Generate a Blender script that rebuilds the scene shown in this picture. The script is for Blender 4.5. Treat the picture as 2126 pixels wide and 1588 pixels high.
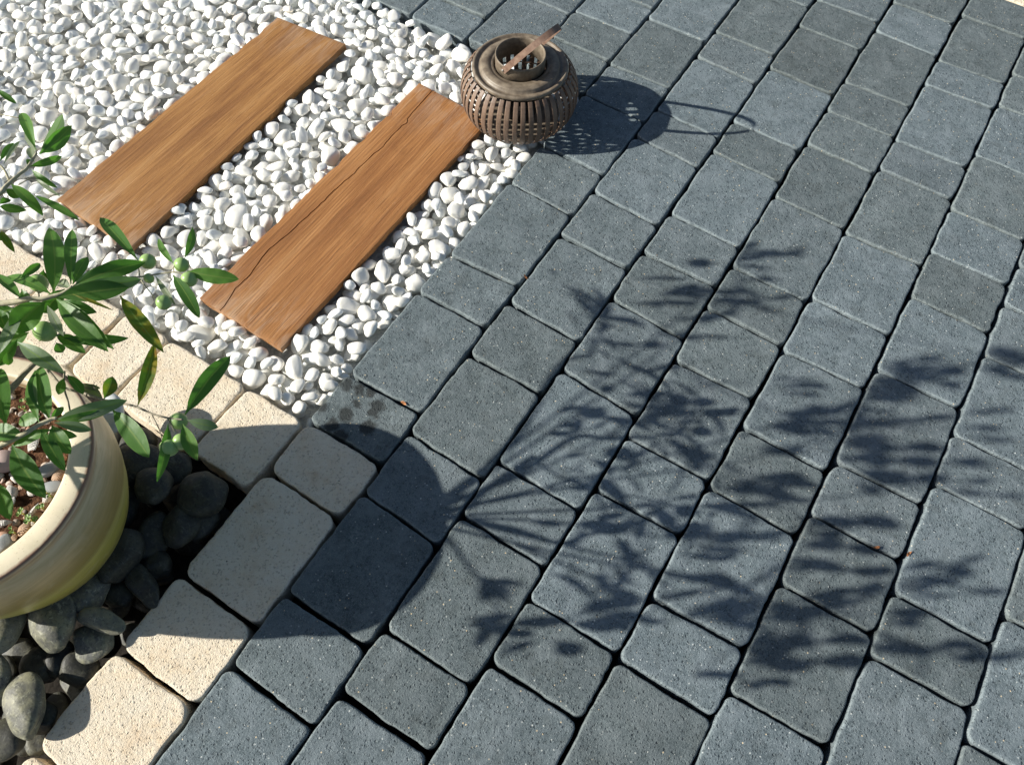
import bpy, bmesh, math, random
import numpy as np
from mathutils import Vector, Matrix, Euler, noise

for o in list(bpy.data.objects): bpy.data.objects.remove(o)
scene = bpy.context.scene
COL = scene.collection
# ------------------------------------------------------------------ camera
cd = bpy.data.cameras.new('camera'); cam = bpy.data.objects.new('camera', cd); COL.objects.link(cam)
cd.sensor_width = 36.0; cd.lens = 27.21; cd.clip_start = 0.01; cd.clip_end = 200
cam.location = (0.5944, -0.4311, 1.2114); cam.rotation_euler = (0.50162, -0.01654, 0.56005)
scene.camera = cam
# ------------------------------------------------------------------ light
AZ, EL = math.radians(34), math.radians(28.5)
SUN = Vector((-math.cos(EL)*math.cos(AZ), -math.cos(EL)*math.sin(AZ), math.sin(EL)))
w = bpy.data.worlds.new('World'); scene.world = w; w.use_nodes = True
nt = w.node_tree; nt.nodes.clear()
sky = nt.nodes.new('ShaderNodeTexSky'); sky.sky_type = 'NISHITA'; sky.sun_disc = False
sky.sun_elevation = EL; sky.sun_rotation = math.atan2(SUN.x, SUN.y)
bg = nt.nodes.new('ShaderNodeBackground'); bg.inputs['Strength'].default_value = 0.055
wo = nt.nodes.new('ShaderNodeOutputWorld')
nt.links.new(sky.outputs[0], bg.inputs[0]); nt.links.new(bg.outputs[0], wo.inputs[0])
sd = bpy.data.lights.new('sun', 'SUN'); sd.energy = 5.0; sd.angle = math.radians(0.6); sd.color = (1.0, 0.96, 0.87)
so = bpy.data.objects.new('sun', sd); COL.objects.link(so)
so.rotation_euler = SUN.to_track_quat('Z', 'Y').to_euler(); so.location = (-3, -2, 3)
scene.view_settings.view_transform = 'Standard'; scene.view_settings.look = 'None'
scene.view_settings.gamma = 1.0; scene.view_settings.exposure = 0.68
scene.render.engine = 'CYCLES'
scene.cycles.max_bounces = 8; scene.cycles.diffuse_bounces = 6
# ------------------------------------------------------------------ measured data (metres)
ROWS = {0:[(-0.5567,-0.558),(-0.4252,-0.4265),(-0.22,-0.2223),(-0.1123,-0.1085),(-0.0011,0.0041),(0.213,0.2146),(0.316,0.3266),(0.5448,0.5317),(0.6707,0.6654),(0.8557,0.8517),(0.9739,0.978),(1.1688,1.1671)],-1:[(0.9855,0.9756)],1:[(-0.4863,-0.4873),(-0.361,-0.3579),(-0.1663,-0.1721),(-0.0361,-0.0405),(0.1502,0.1496),(0.2839,0.2807),(0.4785,0.4778),(0.6163,0.6011),(0.8059,0.791),(0.8999,0.8976),(1.1087,1.1003),(1.2133,1.2126)],2:[(-0.4305,-0.4274),(-0.3226,-0.3214),(-0.1109,-0.1122),(-0.0003,-0.0002),(0.2122,0.2039),(0.3978,0.3904),(0.5298,0.5313),(0.648,0.6435),(0.8533,0.8501),(0.9601,0.9589),(1.1668,1.1619),(1.3458,1.3447)],3:[(-0.2774,-0.2767),(-0.1669,-0.1668),(0.046,0.0498),(0.1578,0.1598),(0.3409,0.3443),(0.4778,0.4779),(0.593,0.5939),(0.8051,0.8047),(0.9823,0.9804),(1.1071,1.108),(1.2199,1.2214),(1.4287,1.4241),(1.5577,1.5607)],4:[(-0.1735,-0.1704),(-0.0645,-0.0583),(0.1516,0.1499),(0.2835,0.2843),(0.4677,0.4723),(0.6078,0.6086),(0.7933,0.7994),(1.002,1.0011),(1.1012,1.1068),(1.3105,1.3187),(1.411,1.4163),(1.6051,1.6042)],5:[(-0.1254,-0.119),(0.0649,0.0671),(0.1981,0.2015),(0.3105,0.3137),(0.5235,0.5243),(0.7136,0.7116),(0.8425,0.8451)],6:[(0.0354,0.0415),(0.1473,0.1504)]}
LEAVES = {'a':[[-0.3464,-0.109,0.44,-0.4336,-0.0663,0.428,0.0139,0],[-0.3377,-0.1118,0.44,-0.3833,-0.0369,0.428,0.0145,2],[-0.3367,-0.1111,0.44,-0.3562,-0.0452,0.428,0.0197,0],[-0.3456,-0.1106,0.44,-0.4102,-0.0681,0.428,0.0132,2],[-0.3303,-0.1339,0.44,-0.3234,-0.0934,0.428,0.0097,0],[-0.3316,-0.1255,0.44,-0.3707,-0.1039,0.428,0.0091,2],[-0.3336,-0.135,0.44,-0.3549,-0.1202,0.428,0.0052,0],[-0.3247,-0.1364,0.44,-0.2853,-0.1356,0.428,0.0076,0],[-0.3122,-0.1434,0.44,-0.2706,-0.1441,0.428,0.0057,2],[-0.3705,-0.1487,0.44,-0.3972,-0.1114,0.428,0.0091,0],[-0.3622,-0.1494,0.44,-0.3929,-0.1043,0.428,0.0058,2],[-0.3268,-0.1679,0.44,-0.2642,-0.1789,0.428,0.015,0],[-0.2876,-0.1651,0.44,-0.2189,-0.1591,0.428,0.0099,0],[-0.3265,-0.1776,0.44,-0.3118,-0.1718,0.428,0.0113,0],[-0.3104,-0.2022,0.44,-0.2887,-0.1841,0.428,0.0112,0],[-0.3114,-0.199,0.44,-0.3211,-0.1827,0.428,0.0087,0],[-0.4846,-0.0583,0.44,-0.4535,-0.0575,0.428,0.0082,0],[-0.2925,-0.2302,0.44,-0.2755,-0.235,0.428,0.0097,0],[-0.2765,-0.2272,0.44,-0.2478,-0.239,0.428,0.0085,1]],'b':[[-0.1459,-0.2605,0.44,-0.2421,-0.1883,0.428,0.0227,0],[-0.1399,-0.2389,0.44,-0.2152,-0.1747,0.428,0.0144,0],[-0.138,-0.2377,0.44,-0.1658,-0.1951,0.428,0.013,0],[-0.1359,-0.2397,0.44,-0.1221,-0.1865,0.428,0.0153,3],[-0.1351,-0.2358,0.44,-0.0996,-0.1623,0.428,0.0201,0],[-0.1341,-0.2428,0.44,-0.0853,-0.1839,0.428,0.0188,3],[-0.1404,-0.261,0.44,-0.0887,-0.2008,0.428,0.0233,0],[-0.1351,-0.2434,0.44,-0.1675,-0.2411,0.428,0.0129,2],[-0.1474,-0.2614,0.44,-0.2259,-0.2692,0.428,0.014,0],[-0.1975,-0.2649,0.44,-0.2078,-0.2338,0.428,0.0095,0],[-0.1726,-0.2851,0.44,-0.2417,-0.2742,0.428,0.0129,0],[-0.1461,-0.2714,0.44,-0.155,-0.3244,0.428,0.0286,0],[-0.1627,-0.2902,0.44,-0.1457,-0.3499,0.428,0.0147,3],[-0.1382,-0.263,0.44,-0.0421,-0.2796,0.428,0.0216,0],[-0.1363,-0.2618,0.44,-0.0389,-0.2737,0.428,0.0194,0],[-0.1342,-0.2637,0.44,-0.0941,-0.248,0.428,0.015,0],[-0.1404,-0.2751,0.44,-0.1019,-0.2927,0.428,0.0103,2],[-0.1226,-0.2488,0.445,-0.0765,-0.2366,0.433,0.004,1],[-0.1246,-0.2897,0.4,-0.0681,-0.2445,0.388,0.0142,0],[-0.1367,-0.2917,0.4,-0.0962,-0.2882,0.388,0.0153,0],[-0.1672,-0.3236,0.4,-0.0961,-0.3219,0.388,0.0187,3],[-0.1272,-0.2988,0.4,-0.1208,-0.3031,0.388,0.0118,0],[-0.1666,-0.3395,0.4,-0.1613,-0.3501,0.388,0.0105,0],[-0.1699,-0.3213,0.4,-0.1714,-0.3582,0.388,0.014,0],[-0.209,-0.2918,0.4,-0.2323,-0.3058,0.388,0.0181,0],[-0.225,-0.3021,0.4,-0.1985,-0.3182,0.388,0.0144,0],[-0.1664,-0.3066,0.4,-0.1886,-0.3326,0.388,0.0154,0],[-0.2246,-0.2669,0.4,-0.1893,-0.2868,0.388,0.0158,0],[-0.2252,-0.2314,0.4,-0.2129,-0.2581,0.388,0.0148,0],[-0.179,-0.2376,0.4,-0.1849,-0.2753,0.388,0.0183,0],[-0.1164,-0.1622,0.42,-0.2206,-0.134,0.408,0.0162,0],[-0.0752,-0.1419,0.42,-0.1308,-0.1184,0.408,0.008,0],[-0.0699,-0.1286,0.42,-0.1071,-0.0801,0.408,0.01,0],[-0.0531,-0.1411,0.42,0.0006,-0.1111,0.408,0.0188,0],[-0.064,-0.1552,0.42,-0.0007,-0.1814,0.408,0.0155,0],[-0.081,-0.168,0.42,-0.0391,-0.1831,0.408,0.0072,2],[-0.0961,-0.2133,0.42,-0.002,-0.2412,0.408,0.0187,1]],'d':[[0.0038,-0.3052,0.38,-0.0265,-0.2358,0.4,0.0157,1],[0.0627,-0.2849,0.385,0.0454,-0.1926,0.373,0.0199,0],[0.07,-0.2886,0.385,0.0997,-0.274,0.373,0.0125,3],[0.0688,-0.2953,0.385,0.1084,-0.3184,0.373,0.0158,0],[0.0546,-0.3044,0.385,0.0882,-0.3631,0.373,0.0117,0],[-0.0132,-0.3259,0.385,0.0589,-0.3456,0.373,0.0226,0],[-0.0328,-0.3209,0.385,-0.0558,-0.2917,0.373,0.0152,1],[-0.0942,-0.3211,0.385,-0.0677,-0.328,0.373,0.0117,0],[-0.0945,-0.3268,0.385,-0.0925,-0.3446,0.373,0.0105,0],[-0.0912,-0.3164,0.36,-0.0623,-0.3169,0.348,0.012,4],[-0.0886,-0.3196,0.365,-0.0721,-0.3085,0.353,0.0072,4]],'e':[[-0.0611,-0.3845,0.4,-0.1293,-0.3376,0.388,0.0136,0],[-0.0542,-0.375,0.4,-0.1276,-0.3317,0.388,0.0228,0],[-0.0649,-0.3782,0.4,-0.089,-0.3977,0.388,0.0145,0],[-0.0629,-0.4052,0.4,-0.1068,-0.42,0.388,0.021,0],[-0.089,-0.4075,0.4,-0.1654,-0.3583,0.388,0.0227,0],[-0.0649,-0.42,0.4,0.0077,-0.4442,0.388,0.0248,0],[-0.0516,-0.3901,0.4,0.0002,-0.4102,0.388,0.0148,0],[-0.0458,-0.3791,0.4,-0.0096,-0.3919,0.388,0.0188,0],[-0.0415,-0.3815,0.4,-0.0733,-0.4204,0.388,0.0133,0],[-0.0463,-0.3751,0.4,-0.0117,-0.3579,0.388,0.0111,3],[-0.042,-0.384,0.4,-0.0201,-0.3728,0.388,0.01,0],[-0.0442,-0.4598,0.4,-0.0059,-0.4818,0.388,0.0169,0],[-0.0542,-0.3736,0.4,-0.0622,-0.3545,0.388,0.0079,0],[-0.0477,-0.3709,0.4,-0.0061,-0.308,0.388,0.0169,3],[-0.0463,-0.3722,0.4,-0.012,-0.3269,0.388,0.0101,0]]}
OLIVES = {'b':[[-0.2088,-0.2505,0.405,0.0122],[-0.1421,-0.2969,0.41,0.0134],[-0.1096,-0.155,0.415,0.0107],[-0.0702,-0.1359,0.415,0.0101],[-0.0463,-0.1474,0.415,0.0103],[-0.0896,-0.1735,0.415,0.0066],[-0.048,-0.1902,0.415,0.0101]],'d':[[0.0559,-0.2933,0.375,0.0109],[0.0773,-0.3117,0.375,0.0102],[0.0707,-0.3246,0.375,0.0113]]}
TWIGS = {'a':[[[[-0.3437,-0.2248,0.43],[-0.3257,-0.1869,0.44],[-0.3291,-0.1754,0.44],[-0.3312,-0.1507,0.44],[-0.3316,-0.1368,0.44],[-0.3418,-0.1123,0.44]],0.0032,0.0016],[[[-0.3335,-0.1653,0.44],[-0.3479,-0.158,0.443],[-0.3588,-0.1552,0.445],[-0.3756,-0.1527,0.445]],0.0015,0.0012],[[[-0.4503,-0.1063,0.45],[-0.4264,-0.0941,0.45],[-0.4023,-0.0832,0.447]],0.001,0.0007],[[[-0.3177,-0.164,0.44],[-0.3165,-0.149,0.438],[-0.3156,-0.1389,0.435]],0.0008,0.0006]],'b':[[[[-0.2378,-0.3265,0.42],[-0.2078,-0.3086,0.43],[-0.1815,-0.2917,0.435],[-0.1651,-0.2794,0.44],[-0.1535,-0.2728,0.44],[-0.1448,-0.2622,0.44],[-0.138,-0.252,0.44],[-0.1359,-0.2397,0.44]],0.0036,0.002],[[[-0.1377,-0.2392,0.438],[-0.1251,-0.2182,0.43],[-0.1104,-0.1957,0.425],[-0.096,-0.1794,0.42],[-0.0851,-0.1688,0.42],[-0.0661,-0.1513,0.42],[-0.0551,-0.1468,0.418]],0.0014,0.0009],[[[-0.0912,-0.1825,0.42],[-0.0774,-0.1867,0.415],[-0.0647,-0.1899,0.41]],0.0007,0.0006],[[[-0.1474,-0.3084,0.4],[-0.1356,-0.2927,0.4],[-0.1295,-0.283,0.4]],0.0015,0.001],[[[-0.2027,-0.2526,0.41],[-0.1657,-0.2715,0.43]],0.0008,0.0008],[[[-0.0965,-0.1797,0.42],[-0.1083,-0.1695,0.42],[-0.1164,-0.1622,0.42]],0.0008,0.0008],[[[-0.0661,-0.1513,0.42],[-0.0725,-0.1438,0.42],[-0.0683,-0.1302,0.42]],0.0008,0.0006]],'d':[[[[-0.182,-0.4161,0.33],[-0.1758,-0.3632,0.34],[-0.1745,-0.3441,0.345],[-0.1713,-0.3195,0.35]],0.0045,0.0032],[[[-0.1713,-0.3195,0.35],[-0.1427,-0.3263,0.35],[-0.1096,-0.3322,0.355],[-0.081,-0.3259,0.36],[-0.0437,-0.3201,0.37],[-0.0091,-0.3111,0.38],[0.0083,-0.3076,0.385],[0.03,-0.3044,0.385],[0.0502,-0.2982,0.385],[0.0653,-0.2908,0.385]],0.002,0.0011],[[[-0.1138,-0.3172,0.37],[-0.1091,-0.3318,0.355],[-0.1007,-0.3421,0.34],[-0.0921,-0.3523,0.33]],0.0013,0.001],[[[0.0299,-0.3059,0.385],[0.0468,-0.3139,0.38],[0.062,-0.3251,0.375]],0.0007,0.0006],[[[0.0501,-0.2997,0.385],[0.0647,-0.3066,0.378]],0.0007,0.0006],[[[0.0088,-0.3073,0.385],[0.0052,-0.3055,0.382]],0.0008,0.0008]],'e':[[[[-0.1051,-0.4579,0.38],[-0.0836,-0.428,0.39],[-0.0639,-0.403,0.4],[-0.0591,-0.3877,0.4],[-0.0528,-0.3742,0.4],[-0.0487,-0.37,0.4]],0.0034,0.0018]]}
RIVER = [[-0.1531,-0.6211,0.0371,0.0478,32.1,0.07],[-0.0915,-0.5746,0.0342,0.0513,57.1,0.07],[-0.0903,-0.5234,0.0379,0.0353,42.1,0.05],[-0.0335,-0.5379,0.0387,0.0165,12.1,0.05],[-0.0317,-0.5723,0.0331,0.0311,32.1,0.03],[-0.0411,-0.6804,0.0319,0.0488,62.1,0.05],[-0.1066,-0.6887,0.0301,0.0446,22.1,0.05],[-0.1207,-0.3442,0.0372,0.0377,12.1,0.06],[-0.0534,-0.3064,0.0468,0.0449,32.1,0.05],[-0.0461,-0.3659,0.0348,0.0439,32.1,0.04],[-0.0849,-0.4566,0.0387,0.0516,17.1,0.055],[-0.0747,-0.408,0.0314,0.0523,22.1,0.03],[-0.0286,-0.471,0.0228,0.0465,72.1,0.03],[-0.1824,-0.3321,0.0492,0.0456,32.1,0.05],[-0.252,-0.291,0.0286,0.0468,22.1,0.09],[-0.1364,-0.2819,0.0455,0.0367,32.1,0.03],[-0.1563,-0.3967,0.0336,0.0489,32.1,0.04],[-0.1254,-0.5052,0.0384,0.0341,32.1,0.03],[-0.0792,-0.6353,0.0363,0.0323,32.1,0.02],[-0.0166,-0.608,0.0326,0.0306,12.1,0.02],[-0.0409,-0.7321,0.0348,0.0348,32.1,0.03],[-0.0068,-0.3458,0.0316,0.0351,32.1,0.02],[-0.0464,-0.4369,0.0309,0.0343,32.1,0.02],[-0.0613,-0.5006,0.0303,0.0253,32.1,0.02],[-0.2235,-0.3583,0.0328,0.0455,32.1,0.03],[-0.0689,-0.6165,0.0292,0.0324,32.1,0.02],[-0.2193,-0.2425,0.034,0.0377,32.1,0.02],[0.0077,-0.6865,0.0315,0.0272,32.1,0.02]]
LITTER = [[-0.1484,-0.4638,0.014,0.0085,-50,'w'],[-0.1886,-0.4405,0.0169,0.0159,0,'p'],[-0.1082,-0.4116,0.0129,0.0114,20,'t'],[-0.1275,-0.4157,0.0155,0.0115,40,'g'],[-0.0967,-0.4262,0.0179,0.0092,0,'g'],[-0.0922,-0.4905,0.0149,0.0117,35,'t'],[-0.1021,-0.4691,0.005,0.0168,20,'w'],[-0.0978,-0.5166,0.0111,0.0137,0,'g'],[-0.088,-0.5074,0.0086,0.0068,0,'t'],[-0.1207,-0.4986,0.0075,0.0097,0,'w'],[-0.078,-0.4538,0.0101,0.0084,40,'t'],[-0.1933,-0.3442,0.0108,0.0135,0,'w'],[-0.2089,-0.38,0.0107,0.0104,0,'t'],[-0.1351,-0.4729,0.0089,0.007,0,'w'],[-0.1733,-0.403,0.0171,0.0117,-20,'w'],[-0.1468,-0.4763,0.0076,0.007,0,'g'],[-0.1007,-0.4471,0.0076,0.0085,0,'w'],[-0.1404,-0.4523,0.0089,0.0071,30,'t'],[-0.1308,-0.4406,0.0102,0.0071,0,'b']]
CLOVER = [[-0.2264,-0.3629,0.25,0.0093],[-0.0753,-0.4758,0.25,0.0123],[-0.0892,-0.4579,0.25,0.0087],[-0.1069,-0.4768,0.25,0.0099],[-0.096,-0.5002,0.25,0.0073],[-0.0769,-0.4346,0.25,0.0056],[-0.2204,-0.3724,0.25,0.0066]]
STAIN = [[0.0526,-0.0395,0.009],[0.0504,-0.0666,0.016],[0.0856,-0.0274,0.015],[0.0874,-0.0396,0.012],[0.0965,-0.0668,0.015],[-0.0041,-0.0243,0.014],[0.016,-0.0196,0.014],[0.0393,-0.0139,0.013],[0.0605,-0.0095,0.01],[0.0026,-0.0759,0.016],[0.0432,-0.0975,0.014],[0.0671,-0.104,0.012]]
DEBRIS = [[0.1202,0.0048],[0.9609,0.2191],[0.1582,0.3513],[0.9146,0.2019]]
CRACK = [[-0.2813,0.6827],[-0.2775,0.6088],[-0.2745,0.5456],[-0.2726,0.4822],[-0.2776,0.3969],[-0.2808,0.3131],[-0.2845,0.2411],[-0.2873,0.1823],[-0.2931,0.1345],[-0.2843,0.0686],[-0.2846,0.0284],[-0.2745,-0.0119],[-0.2761,-0.0232]]
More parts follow.
